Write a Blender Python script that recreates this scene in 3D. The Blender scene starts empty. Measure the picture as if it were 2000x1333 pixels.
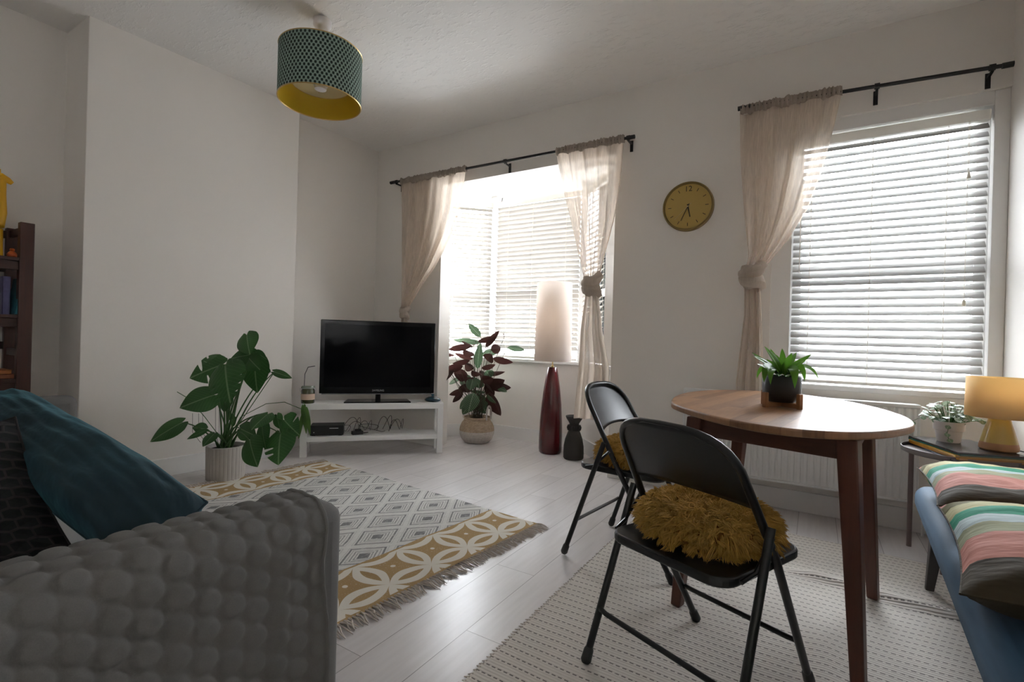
import bpy, bmesh, math, random
from math import sin, cos, pi, radians, sqrt, atan2, exp, floor
from mathutils import Vector, Matrix, noise

random.seed(7)
S = bpy.context.scene
COL = S.collection

# ------------------------------------------------------------------ camera, world, exposure
CAM_O = Vector((0, 0, 1.0))
CR = Vector((0.85064565, 0.52495926, 0.02863156))
CU = Vector((-0.02491002, -0.01415388, 0.9995895))
CF = Vector((-0.525149, 0.85100966, -0.00103681))
FPX = 959.884
cam_d = bpy.data.cameras.new('camera')
cam = bpy.data.objects.new('camera', cam_d)
COL.objects.link(cam)
cam_d.sensor_width = 36
cam_d.sensor_fit = 'HORIZONTAL'
cam_d.lens = FPX * 36 / 2000
cam_d.clip_start = 0.02
cam.matrix_world = Matrix(((CR.x, CU.x, -CF.x, CAM_O.x), (CR.y, CU.y, -CF.y, CAM_O.y), (CR.z, CU.z, -CF.z, CAM_O.z), (0, 0, 0, 1)))
S.camera = cam
S.view_settings.view_transform = 'Standard'
S.view_settings.look = 'None'
S.view_settings.gamma = 1
S.view_settings.use_curve_mapping = False
S.view_settings.exposure = 2.0
S.cycles.use_denoising = True
S.cycles.max_bounces = 10
S.cycles.diffuse_bounces = 6
S.cycles.transparent_max_bounces = 24
S.cycles.sample_clamp_indirect = 6

W = bpy.data.worlds.new('overcast_sky')
S.world = W
W.use_nodes = True
wn = W.node_tree
wn.nodes.clear()
wo = wn.nodes.new('ShaderNodeOutputWorld')
wb = wn.nodes.new('ShaderNodeBackground')
wb.inputs['Color'].default_value = (0.89, 0.94, 1.0, 1)
wb.inputs['Strength'].default_value = 9.0
wtc = wn.nodes.new('ShaderNodeTexCoord')
wsp = wn.nodes.new('ShaderNodeSeparateXYZ')
wmr = wn.nodes.new('ShaderNodeMapRange')      # overcast sky above, darker street below
wmr.inputs[1].default_value = -0.25
wmr.inputs[2].default_value = 0.15
wmr.inputs[3].default_value = 6.0
wmr.inputs[4].default_value = 9.5
wn.links.new(wtc.outputs['Generated'], wsp.inputs[0])
wn.links.new(wsp.outputs[2], wmr.inputs[0])
wn.links.new(wmr.outputs[0], wb.inputs['Strength'])
wn.links.new(wb.outputs[0], wo.inputs[0])


def portal(loc, direction, sx, sy):
    """daylight portal in a window opening (guides sampling of the sky, adds no light)"""
    l = bpy.data.lights.new('window_portal', 'AREA')
    l.shape = 'RECTANGLE'
    l.size = sx
    l.size_y = sy
    l.cycles.is_portal = True
    o = bpy.data.objects.new('window_portal', l)
    COL.objects.link(o)
    o.location = loc
    o.rotation_euler = Vector(direction).to_track_quat('-Z', 'Z').to_euler()


# ------------------------------------------------------------------ measuring helpers
def ray(px, py):
    return CF + CR * ((px - 1000) / FPX) + CU * (-(py - 666.5) / FPX)


def at(px, py, depth):
    return CAM_O + ray(px, py) * depth


def flo(px, py, z=0.0):
    d = ray(px, py)
    return CAM_O + d * ((z - 1.0) / d.z)


def pwy(px, py, y):
    d = ray(px, py)
    return CAM_O + d * (y / d.y)


# ------------------------------------------------------------------ node helpers
class N:
    """tiny expression wrapper over Math nodes"""
    nt = None

    def __init__(s, k):
        s.k = k

    @staticmethod
    def op(o, *a):
        n = N.nt.nodes.new('ShaderNodeMath')
        n.operation = o
        for i, x in enumerate(a):
            x = x.k if isinstance(x, N) else x
            if isinstance(x, (int, float)):
                n.inputs[i].default_value = x
            else:
                N.nt.links.new(x, n.inputs[i])
        return N(n.outputs[0])

    def __add__(s, o): return N.op('ADD', s, o)
    __radd__ = __add__
    def __sub__(s, o): return N.op('SUBTRACT', s, o)
    def __rsub__(s, o): return N.op('SUBTRACT', o, s)
    def __mul__(s, o): return N.op('MULTIPLY', s, o)
    __rmul__ = __mul__
    def __truediv__(s, o): return N.op('DIVIDE', s, o)
    def abs(s): return N.op('ABSOLUTE', s)
    def frac(s): return N.op('FRACT', s)
    def floor(s): return N.op('FLOOR', s)
    def lt(s, o): return N.op('LESS_THAN', s, o)
    def gt(s, o): return N.op('GREATER_THAN', s, o)
    def mx(s, o): return N.op('MAXIMUM', s, o)
    def mn(s, o): return N.op('MINIMUM', s, o)
    def pw(s, o): return N.op('POWER', s, o)
    def sn(s): return N.op('SINE', s)


def new_mat(name):
    m = bpy.data.materials.new(name)
    m.use_nodes = True
    nt = m.node_tree
    N.nt = nt
    return m, nt, nt.nodes['Principled BSDF']


def coords(nt, kind='Object'):
    tc = nt.nodes.new('ShaderNodeTexCoord')
    sp = nt.nodes.new('ShaderNodeSeparateXYZ')
    nt.links.new(tc.outputs[kind], sp.inputs[0])
    return tc.outputs[kind], N(sp.outputs[0]), N(sp.outputs[1]), N(sp.outputs[2])


def combine(nt, x, y, z):
    c = nt.nodes.new('ShaderNodeCombineXYZ')
    for i, v in enumerate((x, y, z)):
        if isinstance(v, N):
            nt.links.new(v.k, c.inputs[i])
        else:
            c.inputs[i].default_value = v
    return c.outputs[0]


def tex_noise(nt, vec, scale, detail=3, rough=0.5):
    n = nt.nodes.new('ShaderNodeTexNoise')
    n.inputs['Scale'].default_value = scale
    n.inputs['Detail'].default_value = detail
    n.inputs['Roughness'].default_value = rough
    if vec is not None:
        nt.links.new(vec, n.inputs['Vector'])
    return N(n.outputs[0])


def mixc(nt, f, a, b):
    n = nt.nodes.new('ShaderNodeMix')
    n.data_type = 'RGBA'
    for i, v in ((0, f), (6, a), (7, b)):
        if isinstance(v, N):
            nt.links.new(v.k, n.inputs[i])
        elif hasattr(v, 'links'):
            nt.links.new(v, n.inputs[i])
        elif isinstance(v, (int, float)):
            n.inputs[i].default_value = v
        else:
            n.inputs[i].default_value = (*v, 1)
    return n.outputs[2]


def bump(nt, b, h, strength=0.3, dist=0.01):
    n = nt.nodes.new('ShaderNodeBump')
    n.inputs['Strength'].default_value = strength
    n.inputs['Distance'].default_value = dist
    nt.links.new(h.k if isinstance(h, N) else h, n.inputs['Height'])
    nt.links.new(n.outputs[0], b.inputs['Normal'])


def simple(name, col, rough=0.6, metal=0.0, var=0.0, vscale=6, bmp=0.0, bscale=200, bdist=0.002, trans=0.0, coat=0.0):
    m, nt, b = new_mat(name)
    b.inputs['Roughness'].default_value = rough
    b.inputs['Metallic'].default_value = metal
    b.inputs['Coat Weight'].default_value = coat
    v, x, y, z = coords(nt)
    if var > 0:
        n = tex_noise(nt, v, vscale)
        c = mixc(nt, n, tuple(k * (1 - var) for k in col), tuple(min(1, k * (1 + var)) for k in col))
        nt.links.new(c, b.inputs['Base Color'])
    else:
        b.inputs['Base Color'].default_value = (*col, 1)
    if bmp > 0:
        bump(nt, b, tex_noise(nt, v, bscale, 2), bmp, bdist)
    if trans > 0:
        t = nt.nodes.new('ShaderNodeBsdfTranslucent')
        t.inputs[0].default_value = (*col, 1)
        mx = nt.nodes.new('ShaderNodeMixShader')
        mx.inputs[0].default_value = trans
        nt.links.new(b.outputs[0], mx.inputs[1])
        nt.links.new(t.outputs[0], mx.inputs[2])
        nt.links.new(mx.outputs[0], nt.nodes['Material Output'].inputs[0])
    return m


M = {}
M['wall'] = simple('wall_paint', (0.81, 0.775, 0.73), 0.7, var=0.02, vscale=1.5, bmp=0.15, bscale=90)
M['trim'] = simple('trim_gloss_paint', (0.80, 0.79, 0.77), 0.35)
M['pvc'] = simple('white_window_frame', (0.85, 0.85, 0.85), 0.3)
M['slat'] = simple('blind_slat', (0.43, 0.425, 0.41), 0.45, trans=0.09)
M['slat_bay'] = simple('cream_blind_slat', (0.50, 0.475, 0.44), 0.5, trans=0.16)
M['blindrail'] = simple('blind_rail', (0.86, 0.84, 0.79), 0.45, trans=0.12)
M['cord'] = simple('cream_cord', (0.75, 0.70, 0.6), 0.8)
M['black'] = simple('black_painted_steel', (0.008, 0.0085, 0.0095), 0.30)
M['blackmat'] = simple('black_matte', (0.015, 0.015, 0.016), 0.5)
M['screen'] = simple('tv_screen', (0.003, 0.003, 0.004), 0.10)
M['screen'].node_tree.nodes['Principled BSDF'].inputs['Specular IOR Level'].default_value = 0.12
M['bezel'] = simple('tv_bezel', (0.005, 0.005, 0.006), 0.15)
M['bezel'].node_tree.nodes['Principled BSDF'].inputs['Specular IOR Level'].default_value = 0.25
M['silver'] = simple('silver_letters', (0.6, 0.6, 0.62), 0.3, metal=0.8)
M['lack'] = simple('white_foil', (0.83, 0.83, 0.82), 0.28)
M['soil'] = simple('dark_soil', (0.02, 0.014, 0.01), 0.95, bmp=0.8, bscale=120, bdist=0.01)
M['stem'] = simple('green_stem', (0.05, 0.13, 0.03), 0.5, var=0.3)
M['stemdark'] = simple('brown_stem', (0.06, 0.05, 0.025), 0.6, var=0.3)
M['potgrey'] = simple('grey_ribbed_ceramic', (0.50, 0.47, 0.44), 0.55, var=0.05)
M['redlamp'] = simple('oxblood_glaze', (0.085, 0.006, 0.008), 0.16, var=0.25, vscale=9, coat=0.6)
M['brass'] = simple('brass', (0.6, 0.42, 0.18), 0.3, metal=1)
M['vase'] = simple('dark_carved_wood', (0.018, 0.013, 0.010), 0.55, var=0.4, vscale=30, bmp=0.4, bscale=80)
M['radiator'] = simple('radiator_enamel', (0.80, 0.80, 0.79), 0.35)
M['tealdish'] = simple('teal_glaze', (0.01, 0.05, 0.075), 0.2, coat=0.5)
M['sofa'] = simple('grey_sofa_fabric', (0.17, 0.165, 0.158), 0.95, var=0.12, vscale=300, bmp=0.5, bscale=900, bdist=0.001)
M['sofaseat'] = simple('pale_grey_seat_fabric', (0.45, 0.44, 0.42), 0.95, var=0.08, vscale=300, bmp=0.4, bscale=900, bdist=0.001)
M['throw'] = simple('grey_quilted_throw', (0.145, 0.141, 0.133), 0.95, var=0.14, vscale=500, bmp=0.5, bscale=1200, bdist=0.001)
M['darkwood'] = simple('dark_stained_wood', (0.035, 0.014, 0.010), 0.5, var=0.4, vscale=12)
M['darkwood_frame'] = simple('dark_red_brown_wood', (0.05, 0.018, 0.012), 0.45, var=0.4, vscale=12)
M['giraffe'] = simple('yellow_plastic', (0.72, 0.38, 0.005), 0.4)
M['orange'] = simple('orange_plastic', (0.5, 0.08, 0.01), 0.4)
M['pot_black'] = simple('black_matte_ceramic', (0.008, 0.008, 0.009), 0.45)
M['holderwood'] = simple('light_brown_wood', (0.33, 0.15, 0.06), 0.5, var=0.25, vscale=14)
M['traygrey'] = simple('warm_grey_metal', (0.20, 0.18, 0.175), 0.4, metal=0.2)
M['whitepot'] = simple('white_ceramic', (0.72, 0.66, 0.63), 0.35)
M['benchleg'] = simple('dark_grey_wood', (0.055, 0.048, 0.046), 0.5, var=0.3)
M['clockrim'] = simple('clock_rim', (0.22, 0.15, 0.04), 0.45)
M['clockface'] = simple('clock_mustard_face', (0.50, 0.345, 0.09), 0.5)
M['ink'] = simple('dark_ink', (0.03, 0.02, 0.01), 0.6)
M['ivory'] = simple('pale_hand', (0.6, 0.5, 0.3), 0.5)
M['plugwhite'] = simple('white_plastic', (0.78, 0.75, 0.74), 0.4)
M['cone'] = simple('mustard_glaze', (0.50, 0.36, 0.09), 0.3, coat=0.3)
M['paper'] = simple('paper_edge', (0.7, 0.66, 0.58), 0.8)


def glass_mat():
    m, nt, b = new_mat('window_glass')
    g = nt.nodes.new('ShaderNodeBsdfGlossy')
    g.inputs['Roughness'].default_value = 0.02
    t = nt.nodes.new('ShaderNodeBsdfTransparent')
    f = nt.nodes.new('ShaderNodeFresnel')
    f.inputs[0].default_value = 1.35
    mx = nt.nodes.new('ShaderNodeMixShader')
    nt.links.new(f.outputs[0], mx.inputs[0])
    nt.links.new(t.outputs[0], mx.inputs[1])
    nt.links.new(g.outputs[0], mx.inputs[2])
    nt.links.new(mx.outputs[0], nt.nodes['Material Output'].inputs[0])
    return m


M['glass'] = glass_mat()


def sheer_mat(name, col, transp, transl, weave=900):
    m, nt, b = new_mat(name)
    b.inputs['Base Color'].default_value = (*col, 1)
    b.inputs['Roughness'].default_value = 0.95
    tl = nt.nodes.new('ShaderNodeBsdfTranslucent')
    tl.inputs[0].default_value = (*col, 1)
    tp = nt.nodes.new('ShaderNodeBsdfTransparent')
    m1 = nt.nodes.new('ShaderNodeMixShader')
    m1.inputs[0].default_value = transl
    m2 = nt.nodes.new('ShaderNodeMixShader')
    v, x, y, z = coords(nt)
    n = tex_noise(nt, combine(nt, x * 40, y * 40, z * 4), 3.0, 2)
    k = n * 0.35 + (transp - 0.17)
    nt.links.new(k.k, m2.inputs[0])
    nt.links.new(b.outputs[0], m1.inputs[1])
    nt.links.new(tl.outputs[0], m1.inputs[2])
    nt.links.new(m1.outputs[0], m2.inputs[1])
    nt.links.new(tp.outputs[0], m2.inputs[2])
    nt.links.new(m2.outputs[0], nt.nodes['Material Output'].inputs[0])
    return m


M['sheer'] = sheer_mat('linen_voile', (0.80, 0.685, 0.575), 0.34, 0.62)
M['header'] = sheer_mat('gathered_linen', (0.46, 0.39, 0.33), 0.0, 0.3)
M['knot'] = sheer_mat('knotted_linen', (0.66, 0.58, 0.50), 0.02, 0.4)


def leaf_mat(name, top, under, vein=None, rough=0.35, trans=0.25, stripes=0.0, var=0.35):
    m, nt, b = new_mat(name)
    v, x, y, z = coords(nt, 'UV')
    vo, xo, yo, zo = coords(nt)
    n = tex_noise(nt, vo, 9, 2)
    c = mixc(nt, n, tuple(k * (1 - var) for k in top), tuple(min(1, k * (1 + var)) for k in top))
    if vein is not None:
        d = (x - 0.5).abs()
        mid = d.lt(0.02)
        side = (((y - d * 0.9) * 9).frac() - 0.5).abs().lt(0.045 + stripes)
        c = mixc(nt, (mid + side * (0.35 if stripes == 0 else 0.8)).mn(1), c, vein)
    g = nt.nodes.new('ShaderNodeNewGeometry')
    c = mixc(nt, N(g.outputs['Backfacing']), c, under)
    nt.links.new(c, b.inputs['Base Color'])
    b.inputs['Roughness'].default_value = rough
    t = nt.nodes.new('ShaderNodeBsdfTranslucent')
    nt.links.new(c, t.inputs[0])
    mx = nt.nodes.new('ShaderNodeMixShader')
    mx.inputs[0].default_value = trans
    nt.links.new(b.outputs[0], mx.inputs[1])
    nt.links.new(t.outputs[0], mx.inputs[2])
    nt.links.new(mx.outputs[0], nt.nodes['Material Output'].inputs[0])
    return m


M['monstera'] = leaf_mat('monstera_leaf', (0.038, 0.12, 0.030), (0.06, 0.15, 0.04), (0.17, 0.28, 0.13))
M['stroman'] = leaf_mat('purple_backed_leaf', (0.05, 0.10, 0.045), (0.05, 0.017, 0.014), (0.25, 0.33, 0.22), stripes=0.05)
M['dracaena'] = leaf_mat('bright_strap_leaf', (0.09, 0.24, 0.02), (0.11, 0.26, 0.04), None, 0.35, 0.3)
M['varieg'] = leaf_mat('variegated_leaf', (0.10, 0.22, 0.09), (0.35, 0.42, 0.30), (0.62, 0.66, 0.55), 0.4, 0.25, stripes=0.12)
M['trail'] = leaf_mat('trailing_leaf', (0.09, 0.20, 0.04), (0.12, 0.24, 0.06), None, 0.4, 0.3)


def ceiling_mat():
    m, nt, b = new_mat('textured_ceiling_paint')
    b.inputs['Base Color'].default_value = (0.86, 0.84, 0.81, 1)
    b.inputs['Roughness'].default_value = 0.75
    v, x, y, z = coords(nt)
    n1 = tex_noise(nt, combine(nt, x, y * 2.2, z), 14, 5, 0.7)
    n2 = tex_noise(nt, v, 2.0, 2)
    h = (n1 - 0.52).mx(0) * (n2 * 1.6)
    bump(nt, b, h, 0.9, 0.02)
    return m


M['ceiling'] = ceiling_mat()


def floor_mat():
    m, nt, b = new_mat('greige_laminate_planks')
    v, x, y, z = coords(nt)
    PW, PL = 0.187, 1.25
    c = (x + 10.0 * PW + 0.060) / PW
    col = c.floor()
    fx = c.frac()
    off = (col * 0.381).frac() * PL
    r = (y + off + 20) / PL
    fy = r.frac()
    row = r.floor()
    rnd = ((col * 12.9898 + row * 78.233).sn() * 43758.5).frac()
    seam = ((fx - 0.5).abs().gt(0.4925)).mx((fy - 0.5).abs().gt(0.4990))
    gv = combine(nt, x * 14 + rnd * 17, y * 1.3 + rnd * 31, 0)
    g = tex_noise(nt, gv, 3.0, 3, 0.5)
    g2 = tex_noise(nt, combine(nt, x * 60 + rnd * 9, y * 4, 0), 3.0, 3, 0.6)
    k = (g * 0.7 + g2 * 0.10 + rnd * 0.30 - 0.05)
    c1 = mixc(nt, k, (0.46, 0.43, 0.42), (0.72, 0.69, 0.685))
    c2 = mixc(nt, seam * 0.65, c1, (0.09, 0.075, 0.07))
    nt.links.new(c2, b.inputs['Base Color'])
    b.inputs['Roughness'].default_value = 0.30
    bump(nt, b, seam * -1.0, 0.2, 0.001)
    return m


M['floor'] = floor_mat()


def table_mat(name, dark, light, along_y=True, stave=0.055, leng=0.42, rough=0.38):
    m, nt, b = new_mat(name)
    v, x, y, z = coords(nt)
    a, l = (x, y) if along_y else (y, x)
    c = (a + 5) / stave
    col = c.floor()
    off = (col * 0.617).frac() * leng
    r = (l + off + 8) / leng
    row = r.floor()
    rnd = ((col * 12.9898 + row * 78.233).sn() * 43758.5).frac()
    g = tex_noise(nt, combine(nt, a * 50 + rnd * 13, l * 5 + rnd * 7, z * 8), 2.0, 5, 0.6)
    k = rnd * 0.55 + g * 0.75 - 0.12
    cc = mixc(nt, k, dark, light)
    nt.links.new(cc, b.inputs['Base Color'])
    b.inputs['Roughness'].default_value = rough
    bump(nt, b, g, 0.08, 0.001)
    return m


M['tabletop'] = table_mat('acacia_tabletop', (0.11, 0.048, 0.022), (0.40, 0.21, 0.10))


def streak_wood(name, dark, light, axis=2, rough=0.4):
    m, nt, b = new_mat(name)
    v, x, y, z = coords(nt)
    s = [x * 30, y * 30, z * 30]
    s[axis] = (x, y, z)[axis] * 2.5
    g = tex_noise(nt, combine(nt, *s), 1.6, 5, 0.6)
    nt.links.new(mixc(nt, g, dark, light), b.inputs['Base Color'])
    b.inputs['Roughness'].default_value = rough
    return m


M['tableleg'] = streak_wood('dark_acacia_leg', (0.035, 0.010, 0.006), (0.16, 0.052, 0.028), 2)
M['apron'] = streak_wood('dark_acacia_apron', (0.035, 0.012, 0.007), (0.14, 0.05, 0.028), 0)
M['shelfwood'] = streak_wood('shelf_wood_across', (0.018, 0.008, 0.006), (0.07, 0.025, 0.016), 1)
M['postwood'] = streak_wood('shelf_wood_post', (0.02, 0.008, 0.006), (0.085, 0.026, 0.016), 2)

RUG_L, RUG_W = 2.02, 1.62


def rug_mat():
    m, nt, b = new_mat('block_printed_rug')
    v, x, y, z = coords(nt)      # local: x along length from the near end, y across
    wob = tex_noise(nt, v, 7, 2)
    wob2 = tex_noise(nt, combine(nt, y, x, 3.0), 7, 2)
    xx = x + (wob - 0.5) * 0.016
    yy = y + (wob2 - 0.5) * 0.016
    # borders at both ends
    bx = xx.mn(RUG_L - xx)
    border = bx.lt(0.335)
    P = 0.235
    a0 = (bx - 0.205) / P
    b0 = (yy + 0.11) / P
    a = (a0 + 20.5).frac() - 0.5
    bb = (b0 + 20.5).frac() - 0.5
    p = (a + bb).abs()
    q = (a - bb).abs()
    star = (p.pw(0.49) + q.pw(0.49)).lt(1.0)
    ea = a.abs()
    eb = bb.abs()
    e1 = (((ea - 0.5).abs() / 0.085) + (eb / 0.30).pw(2.0)).lt(1.0)
    e2 = (((eb - 0.5).abs() / 0.085) + (ea / 0.30).pw(2.0)).lt(1.0)
    dot = (ea * ea + eb * eb).lt(0.0022)
    edge = bx.lt(0.018).mx((bx - 0.330).abs().lt(0.007))
    gold = (star * (1 - dot)).mx(e1).mx(e2).mx(edge)
    wear = tex_noise(nt, v, 160, 3, 0.7)
    gold = gold * (wear.gt(0.36) * 0.75 + 0.25)
    cream = (0.72, 0.68, 0.60)
    goldc = (0.40, 0.265, 0.115)
    cb = mixc(nt, gold, cream, goldc)
    # field of diamonds
    fx = (((xx) / 0.255).frac() - 0.5).abs() * 2
    fy = (((yy) / 0.34).frac() - 0.5).abs() * 2
    d1 = fx + fy
    d = d1.mn(2 - d1)
    r1 = d.lt(0.24)
    r2 = (d - 0.33).abs().lt(0.030)
    r3 = (d - 0.46).abs().lt(0.028)
    r4 = (d - 0.60).abs().lt(0.022)
    r5 = (d - 0.745).abs().lt(0.045)
    r6 = (d - 0.87).abs().lt(0.015)
    cell = ((((xx) / 0.255).floor() * 7.3 + ((yy) / 0.34).floor() * 3.1).sn() * 91.7).frac()
    g = (r1 * 1.0).mx(r2 * 0.7).mx(r3 * 0.85).mx(r4 * 0.6).mx(r5 * 0.95).mx(r6 * 0.45)
    streak = tex_noise(nt, combine(nt, x * 260, y * 22, 0), 1.0, 3, 0.7)
    g = g * (streak.gt(0.40) * 0.75 + 0.25)
    g = g.mx((streak - 0.42).mx(0) * 1.1)
    cf = mixc(nt, g, (0.70, 0.69, 0.66), (0.20, 0.20, 0.20))
    c = mixc(nt, border, cf, cb)
    nt.links.new(c, b.inputs['Base Color'])
    b.inputs['Roughness'].default_value = 0.95
    bump(nt, b, tex_noise(nt, combine(nt, x * 300, y * 120, 0), 1.0, 2), 0.4, 0.002)
    return m


M['rug'] = rug_mat()
M['fringe'] = simple('cream_fringe', (0.56, 0.50, 0.44), 0.9, var=0.35, vscale=60)


def rug2_mat():
    m, nt, b = new_mat('cream_dashed_rug')
    v, x, y, z = coords(nt)
    w = tex_noise(nt, v, 5, 2)
    yy = y + (w - 0.5) * 0.015 + x * 0.03
    P = 0.0375
    r = yy / P
    line = (r.frac() - 0.5).abs().lt(0.07)
    sh = (r.floor() * 0.5).frac() * 0.02
    dash = ((x + sh) / 0.021).frac().lt(0.62)
    k = tex_noise(nt, v, 90, 2)
    mk = line * dash * (k.gt(0.33) * 0.6 + 0.4)
    base = mixc(nt, tex_noise(nt, combine(nt, x * 20, y * 200, 0), 2, 2), (0.62, 0.575, 0.52), (0.76, 0.72, 0.665))
    c = mixc(nt, mk * 0.85, base, (0.13, 0.115, 0.105))
    nt.links.new(c, b.inputs['Base Color'])
    b.inputs['Roughness'].default_value = 0.95
    rib = (((yy / (P / 3)).frac() - 0.5).abs() * 2)
    bump(nt, b, rib + k * 0.4, 0.5, 0.003)
    return m


M['rug2'] = rug2_mat()


def shade_mat():
    m, nt, b = new_mat('patterned_green_shade')
    v, x, y, z = coords(nt)
    ang = N.op('ARCTAN2', y, x)
    u = ang / (2 * pi) * 62.0
    w = z / 0.0185
    row = w.floor()
    uu = (u + (row * 0.5).frac()).frac() - 0.5
    ww = w.frac() - 0.5
    arch = ((uu / 0.27).abs().pw(2.0) + ((ww - 0.05) / 0.44).pw(2.0)).lt(1.0)
    lined = (uu.abs() - 0.42).abs().lt(0.05)
    c = mixc(nt, arch, (0.20, 0.30, 0.25), (0.008, 0.018, 0.013))
    c = mixc(nt, lined * 0.7, c, (0.42, 0.48, 0.42))
    nt.links.new(c, b.inputs['Base Color'])
    b.inputs['Roughness'].default_value = 0.8
    return m


M['shade'] = shade_mat()
M['shadegold'] = simple('gold_shade_lining', (0.60, 0.42, 0.035), 0.32, metal=0.35)
M['linen'] = simple('linen_shade', (0.84, 0.78, 0.73), 0.9, var=0.08, vscale=120, bmp=0.3, bscale=500, trans=0.72)
M['lampshade'] = simple('mustard_shade', (0.88, 0.67, 0.36), 0.85, trans=0.5)


def basket_mat(name, c1, c2, period):
    m, nt, b = new_mat(name)
    v, x, y, z = coords(nt)
    ang = N.op('ARCTAN2', y, x)
    r = (z / period).frac()
    tw = (((ang * 26) + z / period * 6).sn()) * 0.5 + 0.5
    h = (r - 0.5).abs() * -2 + tw * 0.5
    n = tex_noise(nt, v, 30, 3)
    nt.links.new(mixc(nt, n, c1, c2), b.inputs['Base Color'])
    b.inputs['Roughness'].default_value = 0.85
    bump(nt, b, h, 0.8, 0.006)
    return m


M['bask_nat'] = basket_mat('seagrass_natural', (0.36, 0.25, 0.16), (0.66, 0.52, 0.38), 0.011)
M['bask_white'] = basket_mat('seagrass_white', (0.58, 0.52, 0.48), (0.76, 0.72, 0.68), 0.011)


def velvet():
    m, nt, b = new_mat('teal_velvet')
    v, x, y, z = coords(nt)
    n = tex_noise(nt, v, 5, 3)
    nt.links.new(mixc(nt, n, (0.003, 0.016, 0.027), (0.007, 0.036, 0.050)), b.inputs['Base Color'])
    b.inputs['Roughness'].default_value = 0.75
    b.inputs['Sheen Weight'].default_value = 0.35
    b.inputs['Sheen Roughness'].default_value = 0.35
    b.inputs['Sheen Tint'].default_value = (0.1, 0.5, 0.65, 1)
    bump(nt, b, tex_noise(nt, combine(nt, x * 2, y * 5, z * 2), 4, 3), 0.35, 0.03)
    return m


M['velvet'] = velvet()


def hexfab():
    m, nt, b = new_mat('black_honeycomb_fabric')
    v, x, y, z = coords(nt, 'UV')
    sx, sy = 13.0, 15.0
    a = x * sx
    r = y * sy
    sh = (r.floor() * 0.5).frac()
    fa = ((a + sh).frac() - 0.5).abs()
    fr = (r.frac() - 0.5).abs()
    e = (fa * 1.0).mx(fr * 0.9 + fa * 0.35)
    line = e.gt(0.43)
    c = mixc(nt, line, (0.006, 0.006, 0.007), (0.024, 0.022, 0.021))
    nt.links.new(c, b.inputs['Base Color'])
    b.inputs['Roughness'].default_value = 0.95
    bump(nt, b, e, 1.0, 0.01)
    return m


M['hexfab'] = hexfab()


def stripe_mat():
    m, nt, b = new_mat('striped_cotton')
    v, x, y, z = coords(nt, 'UV')
    n = nt.nodes.new('ShaderNodeValToRGB')
    n.color_ramp.interpolation = 'CONSTANT'
    cols = [(0.00, (0.045, 0.032, 0.015)), (0.17, (0.50, 0.20, 0.155)), (0.40, (0.28, 0.29, 0.17)), (0.52, (0.42, 0.52, 0.53)),
            (0.64, (0.01, 0.27, 0.16)), (0.75, (0.50, 0.47, 0.25)), (0.86, (0.13, 0.115, 0.035)), (0.95, (0.5, 0.21, 0.16))]
    el = n.color_ramp.elements
    el[0].position = 0
    el[0].color = (*cols[0][1], 1)
    el[1].position = cols[1][0]
    el[1].color = (*cols[1][1], 1)
    for p_, c_ in cols[2:]:
        e_ = el.new(p_)
        e_.color = (*c_, 1)
    nt.links.new(y.k, n.inputs[0])
    nt.links.new(n.outputs[0], b.inputs['Base Color'])
    b.inputs['Roughness'].default_value = 0.85
    vo, xo, yo, zo = coords(nt)
    bump(nt, b, tex_noise(nt, combine(nt, xo, yo * 3, zo), 7, 3), 0.35, 0.03)
    return m


M['stripes'] = stripe_mat()


def blue_fabric():
    m, nt, b = new_mat('blue_upholstery')
    v, x, y, z = coords(nt)
    n = tex_noise(nt, combine(nt, x * 30, y * 4, z * 30), 2, 4)
    nt.links.new(mixc(nt, n, (0.016, 0.058, 0.115), (0.038, 0.105, 0.19)), b.inputs['Base Color'])
    b.inputs['Roughness'].default_value = 0.7
    b.inputs['Sheen Weight'].default_value = 0.12
    b.inputs['Sheen Tint'].default_value = (0.6, 0.8, 1, 1)
    return m


M['bluefab'] = blue_fabric()
M['fur'] = simple('mustard_fur', (0.50, 0.29, 0.06), 0.85, var=0.35, vscale=9)
M['furpad'] = simple('mustard_pad', (0.24, 0.11, 0.015), 0.9)


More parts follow.
